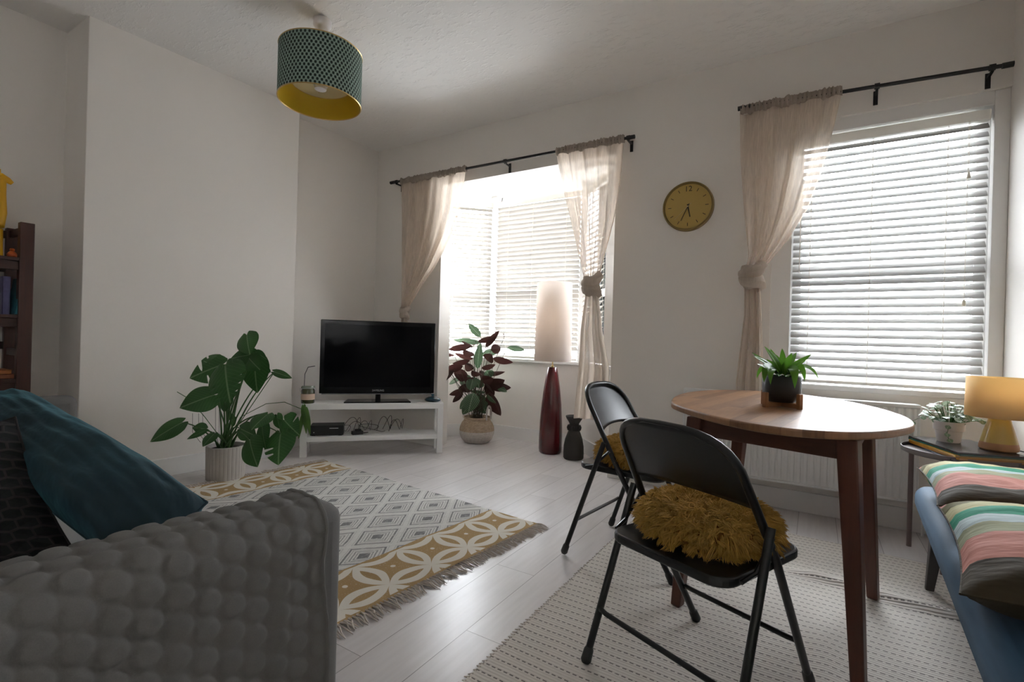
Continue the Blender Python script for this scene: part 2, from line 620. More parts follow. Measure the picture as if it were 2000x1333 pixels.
# ------------------------------------------------------------------ mesh builder
class MB:
    def __init__(s):
        s.v, s.f, s.uv, s.mi = [], [], {}, []
        s.cur = 0

    def add(s, verts, faces, uvs=None):
        o = len(s.v)
        s.v += [Vector(p) for p in verts]
        for i, f in enumerate(faces):
            s.f.append(tuple(o + k for k in f))
            s.mi.append(s.cur)
            if uvs:
                s.uv[len(s.f) - 1] = [uvs[k] for k in f]
        return s

    def box(s, x0, y0, z0, x1, y1, z1):
        v = [(x0, y0, z0), (x1, y0, z0), (x1, y1, z0), (x0, y1, z0), (x0, y0, z1), (x1, y0, z1), (x1, y1, z1), (x0, y1, z1)]
        return s.add(v, [(3, 2, 1, 0), (4, 5, 6, 7), (0, 1, 5, 4), (1, 2, 6, 5), (2, 3, 7, 6), (3, 0, 4, 7)])

    def hexa(s, b, t):
        """bottom quad, top quad (ccw from above)"""
        return s.add(list(b) + list(t), [(3, 2, 1, 0), (4, 5, 6, 7), (0, 1, 5, 4), (1, 2, 6, 5), (2, 3, 7, 6), (3, 0, 4, 7)])

    def beam(s, p, q, w, h, up=(0, 0, 1)):
        p, q = Vector(p), Vector(q)
        d = (q - p).normalized()
        a = d.cross(Vector(up)).normalized() * (w / 2)
        c = a.cross(d).normalized() * (h / 2)
        return s.hexa([p - a - c, p + a - c, q + a - c, q - a - c], [p - a + c, p + a + c, q + a + c, q - a + c])

    def tube(s, pts, r, n=10, cap=True):
        pts = [Vector(p) for p in pts]
        rs = r if isinstance(r, (list, tuple)) else [r] * len(pts)
        t0 = (pts[1] - pts[0]).normalized()
        nrm = t0.orthogonal().normalized()
        vs, fs = [], []
        for i, p in enumerate(pts):
            if i == 0:
                t = t0
            elif i == len(pts) - 1:
                t = (pts[i] - pts[i - 1]).normalized()
            else:
                t = ((pts[i] - pts[i - 1]).normalized() + (pts[i + 1] - pts[i]).normalized())
                t = t.normalized() if t.length > 1e-6 else t0
            nrm = (nrm - t * nrm.dot(t)).normalized()
            b = t.cross(nrm)
            for k in range(n):
                a = 2 * pi * k / n
                vs.append(p + (nrm * cos(a) + b * sin(a)) * rs[i])
        for i in range(len(pts) - 1):
            for k in range(n):
                k2 = (k + 1) % n
                fs.append((i * n + k, i * n + k2, (i + 1) * n + k2, (i + 1) * n + k))
        if cap:
            fs.append(tuple(range(n - 1, -1, -1)))
            fs.append(tuple((len(pts) - 1) * n + k for k in range(n)))
        return s.add(vs, fs)

    def lathe(s, prof, n=32, c=(0, 0), ripple=None):
        vs, fs = [], []
        for (r, z) in prof:
            for k in range(n):
                a = 2 * pi * k / n
                rr = r * (1 + (ripple(a) if ripple else 0))
                vs.append((c[0] + rr * cos(a), c[1] + rr * sin(a), z))
        m = len(prof)
        for i in range(m - 1):
            for k in range(n):
                k2 = (k + 1) % n
                fs.append((i * n + k, i * n + k2, (i + 1) * n + k2, (i + 1) * n + k))
        if prof[0][0] > 1e-5:
            fs.append(tuple(range(n - 1, -1, -1)))
        if prof[-1][0] > 1e-5:
            fs.append(tuple((m - 1) * n + k for k in range(n)))
        return s.add(vs, fs)

    def prism(s, poly, z0, z1):
        n = len(poly)
        vs = [(x, y, z0) for x, y in poly] + [(x, y, z1) for x, y in poly]
        fs = [tuple(range(n - 1, -1, -1)), tuple(range(n, 2 * n))]
        fs += [(i, (i + 1) % n, n + (i + 1) % n, n + i) for i in range(n)]
        return s.add(vs, fs)

    def grid(s, fn, nu, nv, closed_u=False, flip=False):
        vs, uvs, fs = [], [], []
        for j in range(nv + 1):
            for i in range(nu + 1):
                u, v = i / nu, j / nv
                vs.append(fn(u, v))
                uvs.append((u, v))
        for j in range(nv):
            for i in range(nu):
                a = j * (nu + 1) + i
                q = (a, a + 1, a + nu + 2, a + nu + 1)
                fs.append(q[::-1] if flip else q)
        return s.add(vs, fs, uvs)

    def build(s, name, mat, parent=None, smooth=True, bevel=0.0, world=False, mods=None, angle=40):
        me = bpy.data.meshes.new(name)
        vs = s.v
        if world and parent is not None:
            inv = parent_matrix(parent).inverted()
            vs = [inv @ p for p in vs]
        me.from_pydata([tuple(p) for p in vs], [], s.f)
        mats = mat if isinstance(mat, (list, tuple)) else [mat]
        for m_ in mats:
            me.materials.append(m_)
        if s.uv:
            ul = me.uv_layers.new(name='UVMap')
            for pi_, poly in enumerate(me.polygons):
                if pi_ in s.uv:
                    for li, uvc in zip(poly.loop_indices, s.uv[pi_]):
                        ul.data[li].uv = uvc
        for i, poly in enumerate(me.polygons):
            poly.use_smooth = smooth
            poly.material_index = s.mi[i]
        if smooth:
            me.set_sharp_from_angle(angle=radians(angle))
        o = bpy.data.objects.new(name, me)
        COL.objects.link(o)
        if parent is not None:
            o.parent = parent
        if bevel > 0:
            bm_ = o.modifiers.new('bevel', 'BEVEL')
            bm_.width = bevel
            bm_.segments = 3
            bm_.limit_method = 'ANGLE'
            bm_.angle_limit = radians(40)
        if mods == 'sub':
            sm = o.modifiers.new('sub', 'SUBSURF')
            sm.levels = 1
            sm.render_levels = 1
        return o


def parent_matrix(o):
    m = Matrix.Translation(o.location) @ o.rotation_euler.to_matrix().to_4x4()
    if o.parent is not None:
        m = parent_matrix(o.parent) @ m
    return m


def thing(name, label, cat, loc=(0, 0, 0), rz=0.0, group=None):
    o = bpy.data.objects.new(name, None)
    o.empty_display_size = 0.05
    COL.objects.link(o)
    o.location = loc
    o.rotation_euler = (0, 0, rz)
    return tag(o, label, cat, group)


def tag(o, label, cat, group=None):
    o['label'] = label
    o['category'] = cat
    if group:
        o['group'] = group
    return o


def struct(o, label=None):
    o['kind'] = 'structure'
    if label:
        o['label'] = label
    return o


def text_mesh(name, body, size, mat, parent, loc, rot, extrude=0.0005):
    cu = bpy.data.curves.new(name, 'FONT')
    cu.body = body
    cu.size = size
    cu.extrude = extrude
    cu.align_x = 'CENTER'
    cu.align_y = 'CENTER'
    tmp = bpy.data.objects.new(name + '_tmp', cu)
    COL.objects.link(tmp)
    bpy.context.view_layer.update()
    me = bpy.data.meshes.new_from_object(tmp.evaluated_get(bpy.context.evaluated_depsgraph_get()))
    bpy.data.objects.remove(tmp)
    bpy.data.curves.remove(cu)
    me.name = name
    me.materials.clear()
    me.materials.append(mat)
    o = bpy.data.objects.new(name, me)
    COL.objects.link(o)
    o.parent = parent
    o.location = loc
    o.rotation_euler = rot
    return o


# ------------------------------------------------------------------ ROOM
D = 3.52
H = 2.88
RX = 0.84
ALX = -4.15
BACK = -3.0
CH_A = (-3.80, 1.165)
CH_B = (-3.715, 2.54)
RC_A = (-3.92, 2.54)
RC_B = (-3.835, D)
OPL, OPR = -2.972, -1.298           # bay opening
BYF = 4.27                          # bay front wall
BL, BR = -2.888, -1.866
BSL, BSR = (-3.50, 3.66), (-1.30, 3.70)
SILL = 0.815
BHEAD = 2.42

m = MB()
m.box(ALX - 0.1, BACK - 0.1, -0.1, RX + 0.1, BYF + 0.3, 0.0)
struct(m.build('floor', M['floor'], smooth=False))

m = MB()
CZ = H + 0.02
ny = [BACK, 3.0, 3.22, 3.32, 3.40, 3.46, D + 0.01]
nz = [CZ, CZ, CZ - 0.004, CZ - 0.010, CZ - 0.014, CZ - 0.0155, CZ - 0.016]
for i in range(len(ny) - 1):
    m.hexa([(ALX - 0.1, ny[i], nz[i]), (RX + 0.1, ny[i], nz[i]), (RX + 0.1, ny[i + 1], nz[i + 1]), (ALX - 0.1, ny[i + 1], nz[i + 1])],
           [(ALX - 0.1, ny[i], H + 0.1), (RX + 0.1, ny[i], H + 0.1), (RX + 0.1, ny[i + 1], H + 0.1), (ALX - 0.1, ny[i + 1], H + 0.1)])
struct(m.build('ceiling', M['ceiling'], smooth=False))

# left wall with its chimney breast, one solid
m = MB()
m.prism([(ALX - 0.1, BACK), (ALX, BACK), (ALX, CH_A[1]), CH_A, CH_B, RC_A, RC_B, (RC_B[0], D + 0.12), (ALX - 0.1, D + 0.12)], 0, H + 0.03)
struct(m.build('wall_left', M['wall'], smooth=False, bevel=0.004))

m = MB()
RWY0, RWY1, RWZ0, RWZ1 = -2.85, -1.05, 0.90, 2.45  # opening for the added fill window, out of view behind the camera
m.box(RX, BACK, 0, RX + 0.14, RWY0, H + 0.03)
m.box(RX, RWY1, 0, RX + 0.14, D + 0.3, H + 0.03)
m.box(RX, RWY0, 0, RX + 0.14, RWY1, RWZ0)
m.box(RX, RWY0, RWZ1, RX + 0.14, RWY1, H + 0.03)
struct(m.build('wall_right', M['wall'], smooth=False))
m = MB()
m.box(ALX - 0.1, BACK - 0.1, 0, RX + 0.1, BACK, H + 0.03)
struct(m.build('wall_rear', M['wall'], smooth=False))

# window wall: pieces around the bay opening and the right window recess
WX0, WX1, WZ0, WZ1 = -0.141, 0.778, 0.790, 2.325       # right window opening (blind area)
T = 0.30
m = MB()
m.box(RC_B[0] - 0.05, D, 0, OPL, D + 0.14, H + 0.02)
m.box(OPL, D, BHEAD, OPR, D + 0.18, H + 0.02)
m.box(OPR, D, 0, WX0 - 0.11, D + 0.14, H + 0.02)
m.box(WX0 - 0.11, D, 0, RX, D + 0.14, WZ0 - 0.02)
m.box(WX0 - 0.11, D, WZ1 + 0.075, RX, D + 0.14, H + 0.02)
struct(m.build('wall_window', M['wall'], smooth=False))


def quadwall(mb, a, b, z0, z1, t):
    """vertical slab whose room face runs a->b; thickness t to the left of a->b"""
    a, b = Vector((*a, 0)), Vector((*b, 0))
    d = (b - a).normalized()
    nrm = Vector((-d.y, d.x, 0)) * t
    mb.hexa([(a.x, a.y, z0), (b.x, b.y, z0), (b.x + nrm.x, b.y + nrm.y, z0), (a.x + nrm.x, a.y + nrm.y, z0)],
            [(a.x, a.y, z1), (b.x, b.y, z1), (b.x + nrm.x, b.y + nrm.y, z1), (a.x + nrm.x, a.y + nrm.y, z1)])


BTOP = 2.50
PIER = (BR + (BSR[0] - BR) * 0.62, BYF + (BSR[1] - BYF) * 0.62)
m = MB()
quadwall(m, BSL, (BL, BYF), 0, SILL - 0.02, 0.12)
quadwall(m, (BL, BYF), (BR, BYF), 0, SILL - 0.02, 0.12)
quadwall(m, (BR, BYF), BSR, 0, SILL - 0.02, 0.12)
m.box(BSL[0] - 0.1, D + 0.14, 0, OPL - 0.0, D + 0.16, BTOP)      # short return behind the left pier
quadwall(m, (BSL[0], D + 0.10), BSL, 0, BTOP, 0.10)
quadwall(m, BSR, (OPR, D + 0.10), 0, BTOP, 0.10)
quadwall(m, PIER, BSR, SILL - 0.02, BTOP, 0.12)
struct(m.build('wall_bay', M['wall'], smooth=False))
m = MB()
m.box(-3.75, D + 0.12, BTOP, -1.0, BYF + 0.25, BTOP + 0.1)
struct(m.build('ceiling_bay', M['wall'], smooth=False))

# skirting
m = MB()
SK = 0.125
quadwall(m, (ALX + 0.015, BACK), (ALX + 0.015, CH_A[1]), 0, SK, 0.02)
quadwall(m, (CH_A[0] + 0.015, CH_A[1]), (CH_B[0] + 0.015, CH_B[1]), 0, SK, 0.02)
quadwall(m, (RC_A[0] + 0.015, RC_A[1]), (RC_B[0] + 0.015, D), 0, SK, 0.02)
struct(m.build('baseboard_left', M['trim'], smooth=False, bevel=0.004))
m = MB()
m.box(OPR, D - 0.016, 0, RX, D, SK)
m.box(RC_B[0], D - 0.016, 0, OPL, D, SK)
struct(m.build('baseboard_window', M['trim'], smooth=False, bevel=0.004))
m = MB()


def offs(a, b, t):
    a, b = Vector((*a, 0)), Vector((*b, 0))
    d = (b - a).normalized()
    nn = Vector((-d.y, d.x, 0)) * -t
    return (a.x + nn.x, a.y + nn.y), (b.x + nn.x, b.y + nn.y)


for a_, b_ in ((BSL, (BL, BYF)), ((BL, BYF), (BR, BYF)), ((BR, BYF), BSR)):
    p_, q_ = offs(a_, b_, 0.016)
    quadwall(m, p_, q_, 0, SK, 0.016)
struct(m.build('baseboard_bay', M['trim'], smooth=False))
m = MB()
m.box(RX - 0.016, BACK, 0, RX, D, SK)
struct(m.build('baseboard_right', M['trim'], smooth=False, bevel=0.004))


# windows: frame + glass ; local x along the wall, y outwards, z up
def window(idx, a, b, z0, z1, rail_z, frame=0.055, mull=None):
    a, b = Vector((*a, 0)), Vector((*b, 0))
    L = (b - a).length
    ang = atan2((b - a).y, (b - a).x)
    r = bpy.data.objects.new('window_%d' % idx, None)
    COL.objects.link(r)
    r.location = (a.x, a.y, 0)
    r.rotation_euler = (0, 0, ang)
    struct(r)
    m = MB()
    y0, y1 = 0.06, 0.12
    m.box(0, y0, z0, L, y1, z0 + frame)
    m.box(0, y0, z1 - frame, L, y1, z1)
    m.box(0, y0, z0, frame, y1, z1)
    m.box(L - frame, y0, z0, L, y1, z1)
    m.box(frame, y0 + 0.005, rail_z - 0.03, L - frame, y1 - 0.005, rail_z + 0.03)
    m.build('window_frame', M['pvc'], r, smooth=False, bevel=0.004)
    m = MB()
    m.box(frame, 0.085, z0 + frame, L - frame, 0.091, z1 - frame)
    m.build('window_pane', M['glass'], r, smooth=False)
    c = r.matrix_basis @ Vector((L / 2, 0, 0)) if False else Matrix.Rotation(ang, 3, 'Z') @ Vector((L / 2, 0.14, 0)) + Vector((a.x, a.y, 0))
    nd = Matrix.Rotation(ang, 3, 'Z') @ Vector((0, -1, 0))
    portal((c.x, c.y, (z0 + z1) / 2), nd, L, z1 - z0)
    return r


window(1, BSL, (BL, BYF), SILL, BTOP, 1.45)
window(2, (BL, BYF), (BR, BYF), SILL, BTOP, 1.45)
window(3, (BR, BYF), PIER, SILL, BTOP, 1.45)
window(4, (WX0, D + 0.02), (WX1, D + 0.02), WZ0, WZ1, 1.47)

window(5, (RX, RWY1), (RX, RWY0), RWZ0, RWZ1, 1.6)  # added unseen window, brightens the walls from behind the camera
rbl = thing('added_fill_blind', 'unseen white roller blind added over the fill light window behind us', 'blind', (RX + 0.03, RWY0, RWZ0))
m = MB()
m.box(-0.0015, 0.01, 0.02, 0.0, RWY1 - RWY0 - 0.01, RWZ1 - RWZ0 - 0.03)
m.build('fabric', simple('fill_blind_fabric', (0.70, 0.68, 0.66), 0.9, trans=0.5), rbl, smooth=False)  # added blind, spreads the fill window's daylight softly
m = MB()
m.tube([(0, 0.005, RWZ1 - RWZ0 - 0.03), (0, RWY1 - RWY0 - 0.005, RWZ1 - RWZ0 - 0.03)], 0.02, 16)
m.build('roller', M['pvc'], rbl)

# blank between bay head and the frames, and corner posts
m = MB()
for (x, y) in ((BL, BYF), (BR, BYF)):
    m.prism([(x - 0.035, y - 0.02), (x + 0.035, y - 0.02), (x + 0.045, y + 0.14), (x - 0.045, y + 0.14)], SILL, BTOP)
struct(m.build('trim_1', M['pvc'], smooth=False, bevel=0.004))
# sill board of the bay
m = MB()
m.prism([(BSL[0] + 0.02, BSL[1]), (BSL[0] + 0.06, BSL[1] - 0.03), (BL + 0.012, BYF - 0.035), (BR - 0.012, BYF - 0.035), (BSR[0] - 0.03, BSR[1] - 0.01), BSR, (BR, BYF + 0.06), (BL, BYF + 0.06)], SILL - 0.03, SILL)
struct(m.build('trim_2', M['trim'], smooth=False, bevel=0.004))
# lining of the right window recess
m = MB()
m.box(WX0 - 0.11, D + 0.02, WZ0 - 0.02, WX0, D + 0.14, WZ1 + 0.075)
m.box(WX1, D + 0.02, WZ0 - 0.02, RX, D + 0.14, WZ1 + 0.075)
m.box(WX0, D + 0.02, WZ1, WX1, D + 0.14, WZ1 + 0.075)
m.box(WX0 - 0.02, D - 0.012, WZ0 - 0.035, RX - 0.02, D + 0.075, WZ0 - 0.005)
struct(m.build('trim_3', M['trim'], smooth=False, bevel=0.003))


# ------------------------------------------------------------------ BLINDS
def blind(a, b, z0, z1, label, inset, tilt, pitch=0.0455, cords=(0.12, 0.5, 0.88), tassels=(), wand=None, group=None, slatw=0.05):
    a, b = Vector((*a, 0)), Vector((*b, 0))
    L = (b - a).length
    ang = atan2((b - a).y, (b - a).x)
    r = thing('venetian_blind', label, 'blind', (a.x, a.y, 0), ang, group)
    y = inset
    m = MB()
    m.box(0.0, y - 0.03, z1 - 0.055, L, y + 0.02, z1)
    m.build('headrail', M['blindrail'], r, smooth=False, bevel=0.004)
    m = MB()
    n = int((z1 - z0 - 0.10) / pitch)
    for k in range(n):
        zc = z1 - 0.078 - k * pitch
        w = slatw / 2
        dy, dz = cos(tilt) * w, sin(tilt) * w
        pts = []
        for s_ in (-1, -0.5, 0, 0.5, 1):
            cv = 0.0025 * (1 - s_ * s_)
            pts.append((y + dy * s_ + cv * sin(tilt), zc - dz * s_ + cv * cos(tilt)))
        vs, fs = [], []
        th = 0.0013
        for (yy, zz) in pts:
            vs += [(0.004, yy, zz), (L - 0.004, yy, zz)]
        for (yy, zz) in pts:
            vs += [(0.004, yy - th * sin(tilt), zz - th * cos(tilt) * 1), (L - 0.004, yy - th * sin(tilt), zz - th * cos(tilt))]
        for i in range(4):
            fs.append((2 * i, 2 * i + 1, 2 * i + 3, 2 * i + 2))
            o_ = 10
            fs.append((o_ + 2 * i + 2, o_ + 2 * i + 3, o_ + 2 * i + 1, o_ + 2 * i))
        fs.append((0, 10, 11, 1))
        fs.append((8, 9, 19, 18))
        m.add(vs, fs)
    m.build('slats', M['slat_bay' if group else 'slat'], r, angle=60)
    m = MB()
    m.box(0.0, y - 0.024, z0, L, y + 0.024, z0 + 0.02)
    m.build('bottom_rail', M['blindrail'], r, smooth=False, bevel=0.003)
    m = MB()
    for c in cords:
        for yy in (y - 0.024, y + 0.024):
            m.tube([(c * L, yy, z0 + 0.01), (c * L, yy, z1 - 0.05)], 0.0012, 5)
    m.build('ladder_cord', M['cord'], r)
    for (c, zt) in tassels:
        m = MB()
        m.tube([(c * L, y - 0.034, z1 - 0.05), (c * L, y - 0.034, zt)], 0.0011, 5)
        pc = m.build('pull_cord', M['cord'], r)
        m = MB()
        m.lathe([(0.001, zt - 0.035), (0.0085, zt - 0.034), (0.0075, zt - 0.012), (0.004, zt), (0.001, zt + 0.002)], 12, (c * L, y - 0.034))
        m.build('tassel', M['cord'], pc)
    if wand:
        c, zt = wand
        m = MB()
        m.tube([(c * L, y - 0.036, z1 - 0.05), (c * L, y - 0.036, zt)], 0.003, 6)
        m.build('tilt_wand', M['blindrail'], r)
    return r


TL = radians(-48)
db = (Vector((BL, BYF)) - Vector(BSL)).normalized()
blind((BSL[0] + db.x * 0.05, BSL[1] + db.y * 0.05), (BL - db.x * 0.03, BYF - db.y * 0.03), SILL + 0.012, BTOP - 0.075,
      'white slatted blind on the narrow angled window at the left of the bay', -0.012, TL, group='bay window blinds')
blind((BL + 0.05, BYF), (BR - 0.03, BYF), SILL + 0.012, BTOP - 0.075,
      'white slatted blind on the wide front window of the bay behind the tall floor lamp', -0.02, radians(51), group='bay window blinds',
      cords=(0.16, 0.46, 0.85))
dr = (Vector(BSR) - Vector((BR, BYF))).normalized()
blind((BR + dr.x * 0.05, BYF + dr.y * 0.05), (PIER[0] - dr.x * 0.02, PIER[1] - dr.y * 0.02), SILL + 0.012, BTOP - 0.075,
      'white slatted blind on the angled window behind the knotted curtain right of the bay', -0.012, TL, group='bay window blinds')
blind((WX0 + 0.004, D), (WX1 - 0.012, D), WZ0 + 0.004, WZ1 - 0.02,
      'large white slatted blind on the right window above the radiator', 0.045, TL, cords=(0.105, 0.44, 0.81),
      tassels=((0.905, 1.98), (0.90, 1.29)), wand=(0.045, 1.47))


# ------------------------------------------------------------------ CURTAINS AND RODS
CY = 3.44


def rod(x0, z0, x1, z1, label, brackets, name='curtain_rod'):
    r = thing(name, label, 'curtain rod', (x0, CY, z0))
    m = MB()
    m.tube([(x0, CY, z0), (x1, CY, z1)], 0.0105, 12)
    m.build('rod', M['blackmat'], r, world=True)
    for sx, px_, pz_ in ((-1, x0, z0), (1, x1, z1)):
        m = MB()
        m.tube([(px_ - 0.022, CY, pz_), (px_ + 0.022, CY, pz_)], 0.0145, 14)
        m.build('end_cap', M['blackmat'], r, world=True)
    for bx_ in brackets:
        z_ = z0 + (z1 - z0) * (bx_ - x0) / (x1 - x0)
        m = MB()
        m.box(bx_ - 0.011, D - 0.006, z_ - 0.075, bx_ + 0.011, D, z_ + 0.005)
        m.box(bx_ - 0.006, CY - 0.004, z_ - 0.024, bx_ + 0.006, D - 0.004, z_ - 0.014)
        m.tube([(bx_ - 0.012, CY, z_), (bx_ + 0.012, CY, z_)], 0.0165, 14)
        m.build('bracket', M['blackmat'], r, smooth=False, world=True)
    return r


rod(-3.545, 2.505, -1.16, 2.488, 'long black curtain rod across the top of the bay window', (-3.49, -2.24, -1.185))
rod(-0.44, 2.535, 0.80, 2.478, 'black curtain rod above the right window near the right wall', (-0.40, 0.262, 0.742))


def lerp_poly(poly, s):
    """poly: list of (x,z); s 0..1 by z fraction"""
    z = poly[0][1] + (poly[-1][1] - poly[0][1]) * s
    for (x0, z0), (x1, z1) in zip(poly, poly[1:]):
        if (z0 >= z >= z1):
            t = (z0 - z) / max(1e-6, z0 - z1)
            return x0 + (x1 - x0) * t
    return poly[-1][0]


def curtain(label, Lp, Rp, knot, kr, tail, zrod, seed, folds=9):
    """Lp/Rp pixel outlines above the knot; knot (x,z); tail list of (xl,xr,z)"""
    L_ = [(pwy(x, y, CY).x, pwy(x, y, CY).z) for x, y in Lp]
    R_ = [(pwy(x, y, CY).x, pwy(x, y, CY).z) for x, y in Rp]
    zt = zrod - 0.03
    L_[0] = (L_[0][0], zt)
    R_[0] = (R_[0][0], zt)
    L_[-1] = (knot[0] - kr * 0.55, knot[1] + 0.02)
    R_[-1] = (knot[0] + kr * 0.55, knot[1] + 0.02)
    r = thing('curtain', label, 'curtain', ((L_[0][0] + R_[0][0]) / 2, CY, tail[-1][2]))
    rnd = random.Random(seed)
    ph = [rnd.uniform(0, 6.28) for _ in range(6)]

    def fold(u, s):
        return (sin(2 * pi * folds * u + ph[0] + 1.2 * sin(3 * u + ph[1]) + s * 1.0) * 0.6 + sin(2 * pi * folds * 1.7 * u + ph[2] + s * 2) * 0.3
                + sin(2 * pi * 2.2 * u + ph[3]) * 0.4)

    def up(u, v):
        s = 1 - v
        xl, xr = lerp_poly(L_, s), lerp_poly(R_, s)
        z = zt + (knot[1] + 0.02 - zt) * s
        uu = u + 0.012 * sin(2 * pi * folds * u + ph[4])
        w = xr - xl
        amp = 0.018 + 0.012 * sin(pi * s)
        # lower tip gathers into the knot from both sides
        y = CY - 0.004 + amp * fold(u, s) - 0.05 * s * s
        return (xl + w * uu, y, z)
    m = MB()
    m.grid(up, 110, 46)
    m.build('drape', M['sheer'], r, world=True, angle=180)

    def lo(u, v):
        z = knot[1] - 0.03 + (tail[-1][2] - knot[1] + 0.03) * v
        pts = [(knot[0] - kr * 0.5, knot[0] + kr * 0.5, knot[1] - 0.03)] + list(tail)
        for p0, p1 in zip(pts, pts[1:]):
            if p0[2] >= z >= p1[2] - 1e-6:
                t = (p0[2] - z) / (p0[2] - p1[2])
                xl = p0[0] + (p1[0] - p0[0]) * t
                xr = p0[1] + (p1[1] - p0[1]) * t
                break
        amp = 0.02 + 0.012 * v
        return (xl + (xr - xl) * u, CY - 0.05 + 0.03 * v + amp * fold(u * 0.75, v), z)
    m = MB()
    m.grid(lo, 70, 40, flip=True)
    m.build('tail', M['knot'], r, world=True, angle=180)
    # knot: two crossing fabric rolls
    m = MB()

    def roll(cx, cz, R, rr, tw, sd):
        def f(u, v):
            a, b = 2 * pi * u, 2 * pi * v
            ripple = 1 + 0.10 * sin(5 * b + 2 * a + sd) + 0.06 * sin(9 * b - a + sd * 2)
            x = (R + rr * ripple * cos(b)) * cos(a)
            y = (R * 0.8 + rr * ripple * cos(b)) * sin(a) * 0.85
            z = rr * ripple * sin(b) * 1.25 + tw * x + 0.012 * sin(2 * a + sd)
            return (cx + x, CY - 0.05 + y, cz + z)
        m.grid(f, 44, 18)
    roll(knot[0], knot[1] + 0.026 * kr / 0.085, kr * 0.50, kr * 0.42, 0.32, 1.0)
    roll(knot[0], knot[1] - 0.034 * kr / 0.085, kr * 0.48, kr * 0.40, -0.28, 2.7)
    m.build('knot', M['knot'], r, world=True, angle=180)
    # gathered header around the rod
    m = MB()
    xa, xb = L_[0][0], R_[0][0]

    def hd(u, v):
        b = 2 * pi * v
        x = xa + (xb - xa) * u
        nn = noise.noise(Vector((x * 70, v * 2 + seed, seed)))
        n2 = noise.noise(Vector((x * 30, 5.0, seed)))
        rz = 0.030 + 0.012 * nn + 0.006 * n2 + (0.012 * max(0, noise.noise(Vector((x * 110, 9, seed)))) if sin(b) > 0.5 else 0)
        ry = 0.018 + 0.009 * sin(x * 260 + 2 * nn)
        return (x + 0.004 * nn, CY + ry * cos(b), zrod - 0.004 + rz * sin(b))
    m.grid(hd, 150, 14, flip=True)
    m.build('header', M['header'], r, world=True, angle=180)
    return r


curtain('sheer beige curtain left of the bay, knotted behind the television',
        [(784, 352), (786, 450), (790, 550), (792, 600)], [(911, 330), (903, 400), (884, 460), (855, 520), (826, 565), (808, 600)],
        (-3.285, 1.235), 0.062, [(-3.33, -3.24, 1.1), (-3.35, -3.23, 0.5)], 2.499, 3, 5)
curtain('sheer beige curtain at the right edge of the bay, tied in a fat knot',
        [(1087, 292), (1102, 380), (1118, 440), (1132, 490), (1150, 530)], [(1220, 268), (1214, 350), (1202, 430), (1186, 495), (1170, 530)],
        (-1.415, 1.425), 0.088, [(-1.50, -1.335, 1.1), (-1.515, -1.275, 0.8), (-1.545, -1.290, 0.43)], 2.492, 11, 5)
curtain('sheer beige curtain gathered at the left side of the right window, knotted at mid height',
        [(1447, 205), (1448, 320), (1455, 420), (1463, 500), (1466, 520)], [(1645, 180), (1632, 240), (1608, 330), (1578, 410), (1540, 470), (1486, 522)],
        (-0.345, 1.445), 0.088, [(-0.385, -0.285, 1.2), (-0.425, -0.262, 0.78), (-0.425, -0.262, 0.56)], 2.525, 23, 5)

# ------------------------------------------------------------------ WALL CLOCK
ck = thing('wall_clock', 'round mustard yellow wall clock with a slim rim between the two windows', 'clock', (-0.768, D, 1.956))
m = MB()
CRD = 0.168
prof = [(0.0, 0.0), (CRD, 0.0), (CRD, 0.036), (CRD - 0.004, 0.04), (CRD - 0.010, 0.04), (CRD - 0.013, 0.036), (CRD - 0.014, 0.024), (0.0, 0.024)]


def to_wall(mb, cx, cz):
    mb.v = [Vector((cx + p.x, D - p.z, cz + p.y)) for p in mb.v]


m.lathe(prof[:7], 64)
m.f = m.f[:-1]
m.mi = m.mi[:-1]
to_wall(m, -0.768, 1.956)
m.build('rim', M['clockrim'], ck, world=True)
m = MB()
m.lathe([(0.0, 0.018), (CRD - 0.013, 0.018), (CRD - 0.013, 0.024), (0.0, 0.024)], 64)
to_wall(m, -0.768, 1.956)
m.build('dial', M['clockface'], ck, world=True)
for k in range(1, 12):
    m = MB()
    a = radians(90 - 30 * k)
    p0 = Vector((cos(a) * 0.112, sin(a) * 0.112, 0.0245))
    p1 = Vector((cos(a) * 0.134, sin(a) * 0.134, 0.0245))
    m.beam(p0, p1, 0.004, 0.001)
    to_wall(m, -0.768, 1.956)
    m.build('hour_mark', M['ink'], ck, smooth=False, world=True)
text_mesh('numeral', '12', 0.052, M['ink'], ck, (0, -0.0246, 0.120), (pi / 2, 0, 0))
for nm, ang, ln, w, mt, bk in (('hour_hand', 168, 0.075, 0.0075, 'ink', 0.016), ('minute_hand', 205, 0.105, 0.005, 'ink', 0.02), ('second_hand', 226, 0.12, 0.002, 'ivory', 0.03)):
    a = radians(90 - ang)
    m = MB()
    zz = {'hour_hand': 0.027, 'minute_hand': 0.029, 'second_hand': 0.031}[nm]
    m.beam((-cos(a) * bk, -sin(a) * bk, zz), (cos(a) * ln, sin(a) * ln, zz), w, 0.001)
    to_wall(m, -0.768, 1.956)
    m.build(nm, M[mt], ck, smooth=False, world=True)
m = MB()
m.lathe([(0.0, 0.024), (0.005, 0.024), (0.005, 0.033), (0.0, 0.034)], 12)
to_wall(m, -0.768, 1.956)
m.build('pin', M['ivory'], ck, world=True)

